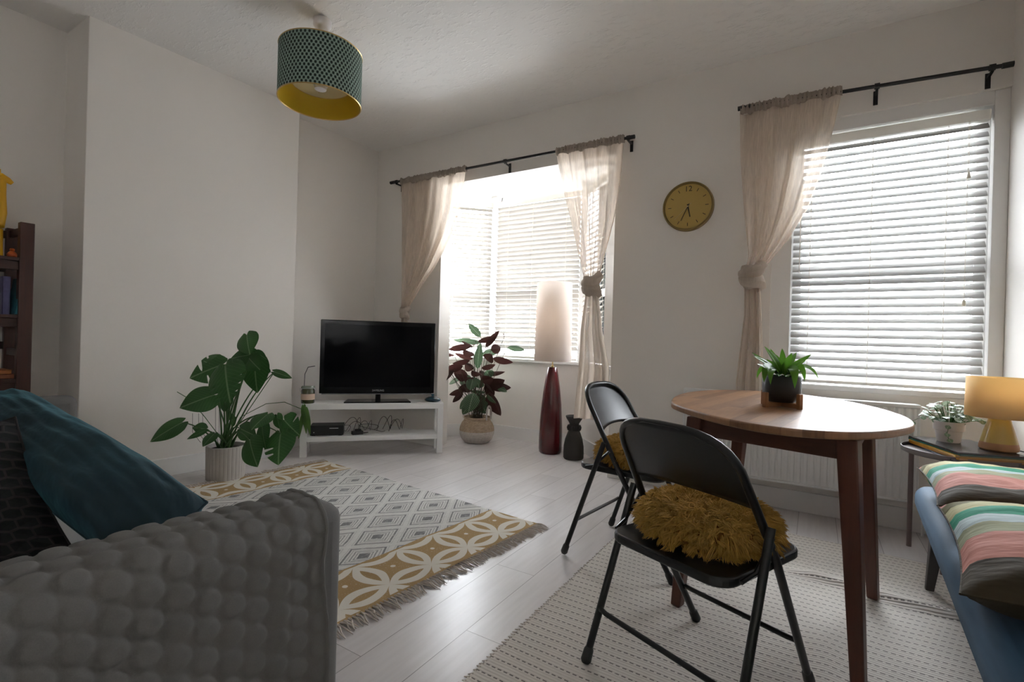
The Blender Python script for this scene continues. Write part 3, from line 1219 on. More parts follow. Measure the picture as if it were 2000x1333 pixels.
# ------------------------------------------------------------------ PENDANT LIGHT
PX_, PY_ = -2.575, 1.893
pl = thing('pendant_light', 'drum pendant light with green arch pattern shade and gold lining', 'ceiling light', (PX_, PY_, 2.40))
m = MB()
m.lathe([(0.0, 0.44), (0.030, 0.44), (0.044, 0.450), (0.052, 0.462), (0.052, 0.495), (0.0, 0.495)][::1], 28)
m.build('ceiling_rose', M['plugwhite'], pl)
m = MB()
m.tube([(0, 0, 0.22), (0, 0, 0.445)], 0.0035, 8)
m.build('flex', M['plugwhite'], pl)
m = MB()
SR = 0.236
m.lathe([(SR, 0.0), (SR, 0.30)], 96)
m.f = m.f[:-2]
m.mi = m.mi[:-2]
o = m.build('shade', M['shade'], pl)
m = MB()
m.lathe([(SR - 0.003, 0.30), (SR - 0.003, 0.0)], 96)
m.f = m.f[:-2]
m.mi = m.mi[:-2]
m.build('shade_lining', M['shadegold'], pl)
m = MB()
for z_ in (0.0, 0.30):
    m.tube([((SR - 0.001) * cos(2 * pi * k / 72), (SR - 0.001) * sin(2 * pi * k / 72), z_) for k in range(73)], 0.0035, 6, cap=False)
for k in range(3):
    a = 2 * pi * k / 3 + 0.5
    m.tube([((SR - 0.004) * cos(a), (SR - 0.004) * sin(a), 0.297), ((SR * 0.7) * cos(a), (SR * 0.7) * sin(a), 0.108), (0.03 * cos(a), 0.03 * sin(a), 0.104)], 0.0018, 6)
m.tube([(SR * 0.70 * cos(2 * pi * k / 72), SR * 0.70 * sin(2 * pi * k / 72), 0.104) for k in range(73)], 0.0025, 6, cap=False)
m.build('shade_ring', M['brass'], pl)
m = MB()
m.lathe([(0.0, 0.075), (0.022, 0.075), (0.034, 0.08), (0.034, 0.10), (0.042, 0.103), (0.042, 0.112), (0.022, 0.12), (0.02, 0.20), (0.012, 0.23), (0.0, 0.232)], 20)
m.build('bulb_holder', M['plugwhite'], pl)
m = MB()
m.lathe([(SR * 0.70, 0.105), (0.03, 0.105), (0.03, 0.107), (SR * 0.70, 0.107)], 48)
m.f = m.f[:-2]
m.mi = m.mi[:-2]
m.build('diffuser', simple('cream_diffuser', (0.80, 0.72, 0.50), 0.7, trans=0.6), pl)

# ------------------------------------------------------------------ RADIATOR
rd = thing('radiator', 'long white panel radiator under the right window behind the table', 'radiator', (-0.13, 3.42, 0.18))
rx0, rx1, rz0, rz1, ry = -0.74, 0.49, 0.185, 0.715, 3.395
m = MB()


def fin(u, v):
    x = rx0 + 0.012 + (rx1 - rx0 - 0.024) * u
    ph = (x / 0.0335) % 1.0
    s = max(0, min(1, (abs(ph - 0.5) - 0.14) / 0.14))
    e = min(1, v * 14, (1 - v) * 14)
    return (x, ry + 0.009 * (1 - s * e), rz0 + 0.012 + (rz1 - rz0 - 0.03) * v)


m.grid(fin, 360, 20)
m.build('front_panel', M['radiator'], rd, world=True, angle=60)
m = MB()
m.box(rx0, ry - 0.002, rz1 - 0.02, rx1, ry + 0.085, rz1)
m.box(rx0, ry - 0.002, rz0, rx1, ry + 0.012, rz0 + 0.014)
m.box(rx0, ry, rz0 + 0.01, rx0 + 0.012, ry + 0.085, rz1)
m.box(rx1 - 0.012, ry, rz0 + 0.01, rx1, ry + 0.085, rz1)
m.box(rx0 + 0.012, ry + 0.065, rz0 + 0.01, rx1 - 0.012, ry + 0.08, rz1 - 0.02)
m.build('casing', M['radiator'], rd, world=True, smooth=False, bevel=0.003)
for xx_ in (rx0 - 0.03, rx1 + 0.03):
    m = MB()
    m.tube([(xx_, ry + 0.06, 0.0), (xx_, ry + 0.06, rz0 + 0.03), (xx_ + (0.035 if xx_ < 0 else -0.035), ry + 0.06, rz0 + 0.03)], 0.0075, 10)
    m.build('pipe', M['radiator'], rd, world=True)
for xx_ in (rx0 + 0.2, rx1 - 0.2):
    m = MB()
    m.box(xx_, ry + 0.08, 0.30, xx_ + 0.03, D, 0.62)
    m.build('wall_bracket', M['radiator'], rd, world=True, smooth=False)

# ------------------------------------------------------------------ TV BENCH (local x along front, y towards the corner)
SA = Vector((-3.53, 2.495, 0))
SB = Vector((-2.745, 3.343, 0))
sang = atan2((SB - SA).y, (SB - SA).x)
SL = (SB - SA).length
tb = thing('tv_bench', 'low white tv bench with an open lower shelf across the corner', 'tv bench', SA, sang)
TH, TDp = 0.438, 0.245
m = MB()
m.box(0, 0, TH - 0.05, SL, TDp, TH)
m.build('top', M['lack'], tb, smooth=False, bevel=0.002)
m = MB()
m.box(0.05, 0.004, 0.125, SL - 0.05, TDp - 0.004, 0.165)
m.build('shelf', M['lack'], tb, smooth=False, bevel=0.002)
for x_, y_ in ((0, 0), (SL - 0.05, 0), (0, TDp - 0.05), (SL - 0.05, TDp - 0.05)):
    m = MB()
    m.box(x_, y_, 0, x_ + 0.05, y_ + 0.05, TH - 0.05)
    m.build('leg', M['lack'], tb, smooth=False, bevel=0.002)

SM = Matrix.Translation(SA) @ Matrix.Rotation(sang, 4, 'Z')


def on_bench(x, y, z=TH):
    return SM @ Vector((x, y, z))


# television
tcx = 0.602
tv = thing('television', 'black flat screen television on the white bench in the corner', 'television', on_bench(tcx, 0.14), sang)
tw_, tz0, tz1 = 0.960, 0.070, 0.695
m = MB()
m.box(-tw_ / 2, -0.02, tz0, tw_ / 2, 0.025, tz1)
m.build('casing', M['bezel'], tv, smooth=False, bevel=0.006)
m = MB()
m.box(-tw_ / 2 + 0.035, -0.0215, tz0 + 0.055, tw_ / 2 - 0.035, -0.0195, tz1 - 0.035)
m.build('screen', M['screen'], tv, smooth=False)
text_mesh('logo', 'SAMSUNG', 0.022, M['silver'], tv, (0.0, -0.0218, tz0 + 0.026), (pi / 2, 0, 0))
m = MB()
m.box(-tw_ / 2 + 0.02, -0.018, tz0 - 0.008, tw_ / 2 - 0.02, 0.01, tz0)
m.build('lower_strip', simple('clear_acrylic_strip', (0.35, 0.35, 0.36), 0.15, metal=0.5), tv, smooth=False, bevel=0.002)
m = MB()
m.prism([(-0.275, -0.12), (0.275, -0.12), (0.255, 0.09), (-0.255, 0.09)], 0.0, 0.010)
m.build('foot', M['bezel'], tv, smooth=False, bevel=0.003)
m = MB()
m.tube([(0, 0.01, 0.008), (0, 0.01, 0.10)], 0.022, 16)
m.build('neck', M['bezel'], tv)

# teal dish
dp = on_bench(SL - 0.085, 0.10)
td = thing('lidded_dish', 'small dark teal lidded dish at the right end of the tv bench', 'dish', dp, 0.3)
m = MB()
m.lathe([(0.0, 0.0), (0.045, 0.0), (0.062, 0.010), (0.066, 0.022), (0.060, 0.024), (0.0, 0.024)], 32)
m.v = [Vector((p.x * 1.15, p.y * 0.85, p.z)) for p in m.v]
m.build('dish', M['tealdish'], td)
m = MB()
m.lathe([(0.058, 0.024), (0.056, 0.030), (0.035, 0.042), (0.012, 0.047), (0.008, 0.052), (0.013, 0.060), (0.011, 0.068), (0.0, 0.070)], 32)
m.v = [Vector((p.x * 1.15, p.y * 0.85, p.z)) for p in m.v]
m.build('lid', M['tealdish'], td)

# set top box + adaptor + cables on the shelf
bp = on_bench(0.20, 0.12, 0.165)
sb = thing('set_top_box', 'black set top box on the left of the lower shelf of the tv bench', 'set top box', bp, sang)
m = MB()
m.box(-0.13, -0.08, 0.005, 0.13, 0.08, 0.085)
m.box(-0.12, -0.07, 0, -0.09, -0.04, 0.005)
m.box(0.09, -0.07, 0, 0.12, -0.04, 0.005)
m.box(-0.12, 0.04, 0, -0.09, 0.07, 0.005)
m.box(0.09, 0.04, 0, 0.12, 0.07, 0.005)
m.build('casing', M['blackmat'], sb, smooth=False, bevel=0.006)
m = MB()
m.box(0.02, -0.0815, 0.060, 0.09, -0.080, 0.066)
m.build('badge', M['silver'], sb, smooth=False)
m = MB()
m.lathe([(0, 0), (0.004, 0), (0.004, 0.002), (0, 0.002)], 12)
m.v = [Vector((-0.10 + p.x, -0.080 - p.z, 0.03 + p.y)) for p in m.v]
m.build('power_light', M['plugwhite'], sb)
ap = on_bench(0.44, 0.08, 0.165)
pb = thing('power_adaptor', 'small black power adaptor on the lower shelf beside the set top box', 'adaptor', ap, sang + 0.3)
m = MB()
m.box(-0.045, -0.025, 0.0, 0.045, 0.025, 0.03)
m.box(-0.02, -0.018, 0.03, 0.03, 0.018, 0.045)
m.build('body', M['blackmat'], pb, smooth=False, bevel=0.004)
m = MB()
m.tube([(0.045, 0, 0.012), (0.07, 0.005, 0.01), (0.10, 0.03, 0.006)], 0.0035, 8)
m.build('plug_lead', M['blackmat'], pb)
rc = random.Random(4)
cb = thing('cable_tangle', 'tangle of thin black cables hanging behind the tv bench shelf', 'cables', on_bench(0.5, 0.15, 0.165), sang)
for k in range(6):
    m = MB()
    x0 = -0.28 + k * 0.095
    pts = []
    a0, a1 = rc.uniform(-1, 1), rc.uniform(0.5, 1.5)
    for i in range(33):
        t = i / 32
        pts.append((x0 + 0.10 * sin(t * 5 * a1 + a0) + t * 0.08, 0.03 + 0.04 * sin(t * 4 + a0), 0.006 + abs((0.05 + 0.1 * ((k * 37 % 10) / 10)) * sin(t * pi * (1 + (k % 3)) + 0.2 * a0))))
    m.tube(pts, 0.0022, 6)
    m.build('cable', M['blackmat'], cb)
m = MB()
m.tube([(-0.50, 0.06, 0.27), (-0.505, 0.05, 0.36), (-0.50, 0.04, 0.50), (-0.475, 0.03, 0.56), (-0.42, 0.03, 0.57)], 0.003, 6)
m.build('cable', M['blackmat'], cb)

# jar with trailing leaves on the bench's left front corner
jp = on_bench(0.045, 0.055)
jar = thing('glass_jar', 'green glass jar with a cream label and trailing leaves on the tv bench corner', 'jar', jp, sang)
m = MB()
m.lathe([(0.0, 0.0), (0.050, 0.0), (0.053, 0.006), (0.053, 0.105), (0.048, 0.115), (0.048, 0.118), (0.0, 0.118)], 28)
m.build('jar_body', simple('olive_glass', (0.045, 0.05, 0.012), 0.12, coat=0.5), jar)
m = MB()
m.lathe([(0.0537, 0.03), (0.0537, 0.078)], 28)
m.f = m.f[:-2]
m.mi = m.mi[:-2]
m.build('paper_label', simple('cream_paper_label', (0.62, 0.47, 0.36), 0.8), jar)
m = MB()
m.lathe([(0.049, 0.118), (0.054, 0.12), (0.054, 0.132), (0.047, 0.142), (0.0, 0.142)], 28)
m.build('glass_lid', simple('pale_green_glass', (0.20, 0.24, 0.17), 0.1, coat=0.6), jar)
m = MB()
m.tube([(-0.055, 0, 0.09), (-0.06, -0.03, 0.12), (0.0, -0.06, 0.13), (0.06, -0.03, 0.125), (0.058, 0, 0.10)], 0.0018, 6)
m.build('wire_clip', M['silver'], jar)

# ------------------------------------------------------------------ LEAVES


def leaf(mb, base, tip, width, nh, kind='oval', curl=0.12, fold=0.25, slots=(), rows=14, twist=0.0):
    base, tip = Vector(base), Vector(tip)
    a = tip - base
    L = a.length
    a = a / L
    nh = Vector(nh)
    s = a.cross(nh)
    if s.length < 1e-4:
        s = a.orthogonal()
    s.normalize()
    n = s.cross(a).normalized()
    cols = 5
    for side in (-1, 1):
        vs, uvs, fs = [], [], []
        for i in range(rows + 1):
            t = i / rows
            if kind == 'heart':
                tt = -0.16 + 1.16 * t
                if tt < 0:
                    q = (tt + 0.16) / 0.16
                    outer = 0.62 * sqrt(max(0, q)) * 1.0 + 0.12
                    inner = 0.12 * (1 - q) + 0.02 * (1 - q)
                    outer = max(outer * 0.95, inner + 0.01)
                    if i == 0:
                        outer = 0.30
                        inner = 0.20
                else:
                    outer = (0.74 + 1.15 * tt * (1 - tt) ** 1.0) * (1 - tt ** 2.4) ** 0.85
                    inner = 0
                w = outer * width / 2
                wi = inner * width / 2
                for (s0, wd, dep) in slots:
                    if side * 1 == (1 if s0 > 0 else -1) and abs(tt - abs(s0)) < wd:
                        w = w * dep
            elif kind == 'strap':
                tt = t
                w = width / 2 * (min(1, 0.45 + t * 2.2)) * (1 - t ** 3.0) ** 0.9
                wi = 0
            else:
                tt = t
                w = width / 2 * (sin(pi * min(1, t ** 0.85)) ** 0.75 if 0 < t < 1 else 0)
                wi = 0
            off = -curl * L * (tt ** 2) + curl * L * 0.35 * tt
            sk = 0
            for j in range(cols):
                f = j / (cols - 1)
                ww = wi + (w - wi) * f
                z = fold * ww * (1 - 0.5 * f) + off - 0.10 * ww * f * f
                p = base + a * (L * tt - 0.12 * ww * 0 + sk) + s * (side * ww) + n * (z + twist * side * ww * tt)
                vs.append(p)
                uvs.append((0.5 + side * 0.5 * ww / (width / 2 + 1e-6), max(0, tt)))
        for i in range(rows):
            for j in range(cols - 1):
                q = (i * cols + j, i * cols + j + 1, (i + 1) * cols + j + 1, (i + 1) * cols + j)
                fs.append(q if side > 0 else q[::-1])
        mb.add(vs, fs, uvs)


def bez(p0, p1, p2, n=10):
    p0, p1, p2 = Vector(p0), Vector(p1), Vector(p2)
    return [p0 * (1 - t) ** 2 + p1 * 2 * t * (1 - t) + p2 * t * t for t in [i / n for i in range(n + 1)]]


# trailing leaves of the jar
m = MB()
rj = random.Random(9)
for k in range(9):
    bx_ = jp + Matrix.Rotation(sang, 3, 'Z') @ Vector((-0.03 + 0.01 * (k % 4), -0.062, -0.002 - 0.018 * (k // 2)))
    tx_ = bx_ + Matrix.Rotation(sang, 3, 'Z') @ Vector((rj.uniform(-0.03, 0.055), rj.uniform(-0.03, -0.005), -0.13 - 0.02 * rj.random() - 0.008 * k))
    leaf(m, bx_, tx_, 0.030, (0.7, -0.7, 0.1), 'oval', 0.05)
m.tube([jp + Vector((0.0, -0.05, 0.02)), jp + Matrix.Rotation(sang, 3, 'Z') @ Vector((-0.01, -0.060, -0.01)), jp + Matrix.Rotation(sang, 3, 'Z') @ Vector((0.0, -0.064, -0.12))], 0.003, 6)
m.build('trailing_leaves', M['trail'], jar, world=True)

# ------------------------------------------------------------------ MONSTERA
MPX, MPY = -3.42, 1.85
mo = thing('potted_monstera', 'monstera with split leaves in a ribbed grey pot beside the chimney breast', 'plant', (MPX, MPY, 0))
m = MB()
rib = lambda a: 0.028 * (abs(sin(a * 15)) ** 0.6) - 0.014
m.lathe([(0.108, 0.0), (0.116, 0.004), (0.120, 0.225)], 180, ripple=rib)
m.f = m.f[:-1]
m.mi = m.mi[:-1]
m.lathe([(0.120, 0.225), (0.112, 0.228), (0.108, 0.20)], 180)
m.f = m.f[:-2]
m.mi = m.mi[:-2]
m.build('pot', M['potgrey'], mo, angle=30)
m = MB()
m.lathe([(0.0, 0.185), (0.112, 0.185), (0.112, 0.20), (0.06, 0.214), (0.0, 0.212)], 32)
m.build('soil', M['soil'], mo)
lv, st = MB(), MB()
root = at(440, 868, 3.36)
# (base px, tip px, width m, depth base, depth tip, normal hint, slots)
CAMD = -CF
SL5 = tuple((s_ * t_, 0.014, d_) for s_ in (1, -1) for t_, d_ in ((0.42, 0.72), (0.60, 0.66), (0.77, 0.6)))
SLL = tuple((s_, 0.026, 0.35) for s_ in (0.35, 0.60, 0.62, -0.5))
leaves = [
    ((482, 655), (486, 692), 0.150, 3.30, 3.22, (0.1, -0.9, 0.5), ()),
    ((497, 692), (449, 700), 0.115, 3.30, 3.26, (0.1, -0.7, 0.8), ()),
    ((500, 688), (520, 702), 0.050, 3.30, 3.24, (0.1, -0.8, 0.7), ()),
    ((440, 716), (446, 786), 0.250, 3.18, 3.05, (0.15, -0.95, 0.35), SL5),
    ((497, 700), (500, 768), 0.185, 3.36, 3.30, (0.3, -0.95, 0.2), ()),
    ((486, 700), (506, 722), 0.12, 3.28, 3.2, (0.2, -0.8, 0.6), ()),
    ((436, 712), (368, 738), 0.190, 3.38, 3.32, (0.0, -0.9, 0.5), SLL),
    ((420, 716), (398, 706), 0.13, 3.40, 3.36, (0.0, -0.8, 0.6), ()),
    ((418, 772), (350, 796), 0.165, 3.22, 3.10, (-0.1, -0.9, 0.25), ()),
    ((442, 770), (436, 806), 0.11, 3.40, 3.38, (0.1, -0.9, 0.2), ()),
    ((355, 826), (291, 862), 0.135, 3.20, 3.10, (-0.3, -0.7, 0.6), ()),
    ((400, 842), (364, 858), 0.040, 3.25, 3.2, (0, -0.8, 0.5), ()),
    ((402, 838), (376, 836), 0.07, 3.28, 3.22, (0, -0.8, 0.5), ()),
    ((418, 848), (395, 872), 0.085, 3.2, 3.12, (0, -0.9, 0.3), ()),
    ((522, 810), (490, 838), 0.13, 3.24, 3.10, (0.1, -0.8, 0.5), ()),
    ((512, 832), (516, 876), 0.110, 3.2, 3.06, (0.1, -0.95, 0.2), ()),
    ((488, 862), (500, 912), 0.155, 3.10, 2.98, (0.2, -0.95, 0.25), ()),
    ((548, 848), (541, 908), 0.205, 3.12, 3.00, (0.1, -0.95, 0.2), ((0.4, 0.03, 0.4), (0.6, 0.03, 0.45))),
    ((556, 822), (582, 850), 0.15, 3.2, 3.1, (0.2, -0.9, 0.3), ((-0.4, 0.04, 0.4),)),
    ((541, 812), (546, 838), 0.07, 3.28, 3.22, (0.2, -0.9, 0.3), ()),
    ((536, 727), (571, 739), 0.050, 3.34, 3.38, (0.1, -0.6, 0.8), ()),
    ((526, 727), (517, 714), 0.025, 3.34, 3.34, (0.1, -0.6, 0.8), ()),
    ((470, 838), (498, 852), 0.11, 3.22, 3.12, (0.1, -0.7, 0.6), ()),
    ((450, 822), (462, 818), 0.08, 3.42, 3.42, (0.1, -0.9, 0.3), ()),
]
rm = random.Random(3)
for (bp_, tp_, w_, db_, dt_, nh_, sl_) in leaves:
    b3, t3 = at(*bp_, db_), at(*tp_, dt_)
    leaf(lv, b3, t3, w_ * 1.2, Vector(nh_) * 0.5 - CF * 0.6, 'heart', 0.10, 0.10, sl_, rows=36 if sl_ else 18)
    r0 = root + Vector((rm.uniform(-0.05, 0.05), rm.uniform(-0.04, 0.04), -0.02))
    mid = (r0 + b3) / 2 + Vector(((b3.x - r0.x) * -0.15, 0, 0.05 + 0.25 * abs(b3.x - r0.x)))
    st.tube(bez(r0, mid, b3, 12), [0.006 - 0.003 * i / 12 for i in range(13)], 7)
# long aerial roots
st.tube(bez(root, at(500, 780, 3.35), at(536, 727, 3.34)), 0.0028, 6)
st.tube([root, at(470, 815, 3.3), at(520, 789, 3.2), at(556, 786, 3.12), at(590, 800, 3.05)], 0.0022, 6)
st.tube([root, at(400, 815, 3.3), at(370, 780, 3.3), at(346, 766, 3.3)], 0.0025, 6)
lv.build('foliage', M['monstera'], mo, world=True, angle=60)
st.build('stems', M['stem'], mo, world=True)
m = MB()
for x_ in (376, 388, 396, 421, 428, 437, 446, 452):
    dd = 3.46 if x_ < 400 else 3.44
    top_ = at(x_, 782 if x_ > 400 else 808, dd)
    b_ = at(x_ + 0.25 * (440 - x_), 865, 3.38)
    m.tube([b_, at(x_, 845, dd - 0.02), top_], 0.0014, 5)
m.build('support_wires', M['stemdark'], mo, world=True)

# ------------------------------------------------------------------ STROMANTHE IN BASKET
BX, BY = -2.80, 3.93
ba = thing('basket_plant', 'purple and green leafy plant in a two-tone seagrass basket in the bay', 'plant', (BX, BY, 0), 0)
prof = [(0.0, 0.0), (0.115, 0.0), (0.148, 0.03), (0.168, 0.075), (0.170, 0.115)]
m = MB()
m.lathe(prof, 48)
m.f = m.f[:-1]
m.mi = m.mi[:-1]
m.build('white_basket_base', M['bask_white'], ba)
m = MB()
m.lathe([(0.170, 0.115), (0.166, 0.150), (0.148, 0.190), (0.128, 0.215), (0.132, 0.245), (0.126, 0.247), (0.120, 0.2)], 48)
m.f = m.f[:-2]
m.mi = m.mi[:-2]
m.build('natural_basket_rim', M['bask_nat'], ba)
for sg in (1, -1):
    a0 = radians(2) if sg > 0 else radians(182)
    m = MB()
    tang = Vector((-sin(a0), cos(a0), 0))
    c_ = Vector((cos(a0), sin(a0), 0)) * 0.134
    pts = [c_ + tang * (0.042 * cos(t)) + Vector((0, 0, 0.225 + 0.135 * sin(t) ** 0.7)) for t in [pi * i / 14 for i in range(15)]]
    m.tube(pts, 0.009, 8)
    m.build('handle', M['bask_white'], ba)
m = MB()
m.lathe([(0.0, 0.20), (0.122, 0.20), (0.10, 0.215), (0.0, 0.22)], 24)
m.build('soil', M['soil'], ba)
lv, st = MB(), MB()
c = lambda x, y: (820 + x / 5.332, 620 + y / 5.332)
DB = 4.78
sl = [  # crop coords base, tip, width
    ((635, 205), (505, 65), 0.055, 0), ((640, 270), (345, 225), 0.05, 0), ((560, 240), (570, 290), 0.09, 1), ((605, 255), (800, 205), 0.045, 1),
    ((560, 310), (430, 255), 0.04, 1), ((540, 300), (285, 340), 0.05, 1), ((685, 310), (825, 140), 0.045, 1), ((880, 205), (870, 165), 0.012, 1),
    ((910, 320), (1100, 335), 0.055, 0), ((740, 340), (850, 320), 0.075, 2), ((600, 540), (622, 265), 0.075, 3), ((360, 400), (190, 355), 0.065, 1),
    ((240, 400), (105, 355), 0.05, 0), ((205, 405), (85, 530), 0.05, 1), ((210, 390), (300, 450), 0.05, 1), ((185, 490), (90, 560), 0.03, 1),
    ((560, 400), (450, 340), 0.11, 1), ((560, 430), (360, 385), 0.06, 1), ((520, 450), (340, 490), 0.055, 1), ((640, 390), (840, 340), 0.07, 0),
    ((760, 430), (965, 475), 0.055, 1), ((700, 450), (745, 390), 0.09, 1), ((560, 540), (470, 480), 0.13, 1), ((450, 510), (240, 560), 0.06, 1),
    ((640, 530), (790, 500), 0.06, 1), ((360, 550), (180, 700), 0.055, 1), ((690, 580), (890, 580), 0.075, 1), ((500, 600), (350, 590), 0.12, 1),
    ((640, 600), (540, 560), 0.13, 1), ((740, 630), (690, 560), 0.09, 3), ((540, 680), (410, 640), 0.10, 3), ((420, 630), (300, 695), 0.045, 0),
    ((720, 700), (950, 745), 0.09, 1), ((620, 740), (590, 640), 0.10, 3), ((700, 720), (880, 660), 0.09, 1), ((560, 720), (400, 750), 0.08, 1),
    ((470, 750), (305, 815), 0.055, 1), ((450, 780), (340, 890), 0.045, 1), ((800, 720), (905, 775), 0.045, 3), ((600, 760), (600, 800), 0.13, 3),
    ((730, 780), (830, 1035), 0.16, 1), ((640, 800), (610, 960), 0.15, 3), ((560, 790), (500, 990), 0.14, 0), ((510, 850), (410, 955), 0.07, 0),
    ((560, 850), (440, 1010), 0.10, 0), ((700, 800), (800, 895), 0.05, 3), ((680, 700), (760, 800), 0.11, 1), ((620, 850), (690, 1000), 0.11, 0),
    ((640, 660), (760, 640), 0.09, 1), ((480, 700), (560, 640), 0.08, 1), ((700, 640), (620, 560), 0.09, 1), ((560, 620), (520, 760), 0.10, 0), ((760, 720), (700, 830), 0.10, 1),
]
rs_ = random.Random(5)
rootb = Vector((BX, BY, 0.21))
for (b_, t_, w_, k_) in sl:
    dd = DB + rs_.uniform(-0.10, 0.12)
    b3, t3 = at(*c(*b_), dd), at(*c(*t_), dd + rs_.uniform(-0.10, 0.05))
    if k_ == 1:      # underside shows
        nh_ = (0.2, 0.8, 0.5 + rs_.uniform(-0.4, 0.2))
    elif k_ == 2:
        nh_ = (0.1, 0.9, 0.2)
    else:
        nh_ = (0.1, -0.8, 0.5)
    leaf(lv, b3, t3, w_ * 1.3, nh_, 'oval', 0.10 * (1 if k_ != 1 else -1), 0.25 * (1 if k_ != 1 else -1), rows=12)
    r0 = rootb + Vector((rs_.uniform(-0.05, 0.05), rs_.uniform(-0.05, 0.05), 0))
    mid = (r0 + b3) / 2
    mid.z += 0.06
    mid.x = r0.x * 0.6 + b3.x * 0.4
    if b3.z > 0.3:
        st.tube(bez(r0, mid, b3, 8), 0.0024, 5)
lv.build('foliage', M['stroman'], ba, world=True, angle=60)
st.build('stems', M['stemdark'], ba, world=True)

# ------------------------------------------------------------------ TALL RED FLOOR LAMP
LX, LY = -2.01, 3.965
rl = thing('floor_lamp', 'tall floor lamp with oxblood ceramic base and linen column shade in the bay', 'lamp', (LX, LY, 0))
m = MB()
m.lathe([(0.0, 0.0), (0.092, 0.0), (0.102, 0.012), (0.105, 0.04), (0.105, 0.16), (0.101, 0.28), (0.090, 0.44), (0.074, 0.58), (0.055, 0.70), (0.044, 0.755), (0.038, 0.772), (0.0, 0.772)], 48)
m.build('base', M['redlamp'], rl)
m = MB()
m.lathe([(0.0, 0.77), (0.012, 0.77), (0.012, 0.785), (0.006, 0.79), (0.006, 0.86), (0.014, 0.865), (0.014, 0.92), (0.0, 0.92)], 16)
for k in range(3):
    a = 2 * pi * k / 3
    m.tube([(0.006 * cos(a), 0.006 * sin(a), 0.85), (0.166 * cos(a), 0.166 * sin(a), 0.85)], 0.0018, 6)
m.build('stem', M['brass'], rl)
m = MB()
m.lathe([(0.168, 0.825), (0.158, 1.53)], 64)
m.f = m.f[:-2]
m.mi = m.mi[:-2]
o = m.build('lamp_shade', M['linen'], rl)
sol = o.modifiers.new('solid', 'SOLIDIFY')
sol.thickness = 0.0015
# carved vase
va = thing('carved_vase', 'dark carved wooden vase with a waisted neck standing beside the tall lamp base', 'vase', (-1.745, 3.885, 0))
m = MB()
m.lathe([(0.0, 0.0), (0.078, 0.0), (0.086, 0.01), (0.087, 0.05), (0.085, 0.11), (0.074, 0.17), (0.056, 0.22), (0.046, 0.245), (0.052, 0.255), (0.054, 0.27), (0.050, 0.285),
         (0.042, 0.292), (0.040, 0.30), (0.052, 0.322), (0.068, 0.345), (0.074, 0.362), (0.072, 0.368), (0.062, 0.366), (0.045, 0.345), (0.03, 0.32), (0.0, 0.30)], 48,
        ripple=lambda a: 0.012 * sin(a * 18))
m.build('body', M['vase'], va)
m = MB()
for k in range(16):
    a = 2 * pi * k / 16
    ca, sa = cos(a), sin(a)
    m.tube([(0.050 * ca, 0.050 * sa, 0.288), (0.058 * ca, 0.058 * sa, 0.268), (0.052 * ca, 0.052 * sa, 0.246)], 0.006, 6)
m.build('carved_band', M['vase'], va)

# ------------------------------------------------------------------ RUGS
RA = flo(1052, 1026)
RBv = flo(640, 903)
rang = atan2(RBv.y - RA.y, RBv.x - RA.x) + pi       # local x points from far end to near end
# local frame: origin at near/right corner, x towards far end, y towards the sofa (away from windows)
rdir = (RBv - RA).normalized()
ra_ = atan2(rdir.y, rdir.x)
rug = thing('patterned_rug', 'diamond patterned grey and gold rug with fringed ends in front of the sofa', 'rug', (RA.x, RA.y, 0), ra_)
m = MB()


def rg(u, v):
    x = u * RUG_L
    y = v * RUG_W
    z = 0.007 + 0.0015 * sin(x * 9 + y * 3) + 0.001 * sin(y * 14)
    return (x + 0.006 * sin(y * 11), y + 0.006 * sin(x * 8), z)


m.grid(rg, 60, 50)
n_ = len(m.v)
m.build('woven_panel', M['rug'], rug, angle=180)
rf = random.Random(12)
for e_, sg in ((0.0, -1), (RUG_L, 1)):
    m = MB()
    for k in range(96):
        y = 0.006 + k * (RUG_W - 0.012) / 95
        for q in range(2):
            yy = y + rf.uniform(-0.004, 0.004)
            l1 = rf.uniform(0.05, 0.085)
            sw = rf.uniform(-0.022, 0.022)
            m.tube([(e_ - sg * 0.004, yy, 0.008), (e_ + sg * l1 * 0.35, yy + sw * 0.2, 0.011), (e_ + sg * l1 * 0.7, yy + sw * 0.8, 0.007), (e_ + sg * l1, yy + sw, 0.004)], [0.0034, 0.0032, 0.0028, 0.0014], 5)
    m.build('fringe', M['fringe'], rug)

r2 = thing('striped_rug', 'cream rug with thin dashed dark lines under the dining table', 'rug', (-0.845, 0.9, 0), 0)
m = MB()


def r2f(u, v):
    x = u * 1.66
    y = -0.6 + v * 2.70
    far = 2.145 - 0.09 * (x - 0.8) * (1 if x > 0.6 else 0.3)
    y = -0.6 + v * (far + 0.6)
    wx, wy = x - 0.845, y + 0.9
    # a soft ruck running across the rug and shallow waves
    rl_ = 2.48 + 0.17 * -(wx - 0.30)
    h = 0.026 * exp(-((wy - rl_) / 0.028) ** 2) * max(0, min(1, (wx + 0.10) / 0.12))
    h += 0.008 * exp(-((wx - 0.05) / 0.05) ** 2) * max(0, min(1, (2.25 - wy) / 0.3)) * max(0, min(1, (wy - 1.3) / 0.3))
    z = 0.006 + h + 0.0015 * (sin(wx * 9 + wy * 4) + 1)
    return (x, y, z)


m.grid(r2f, 110, 170)
o = m.build('woven_panel', M['rug2'], r2, angle=180)
m = MB()
for k in range(150):
    y = -0.55 + k * 2.7 / 150
    m.tube([(0.006, y, 0.006), (-0.008 - 0.006 * rf.random(), y + rf.uniform(-0.006, 0.006), 0.003)], [0.0035, 0.0015], 5)
m.build('frayed_edge', M['fringe'], r2)

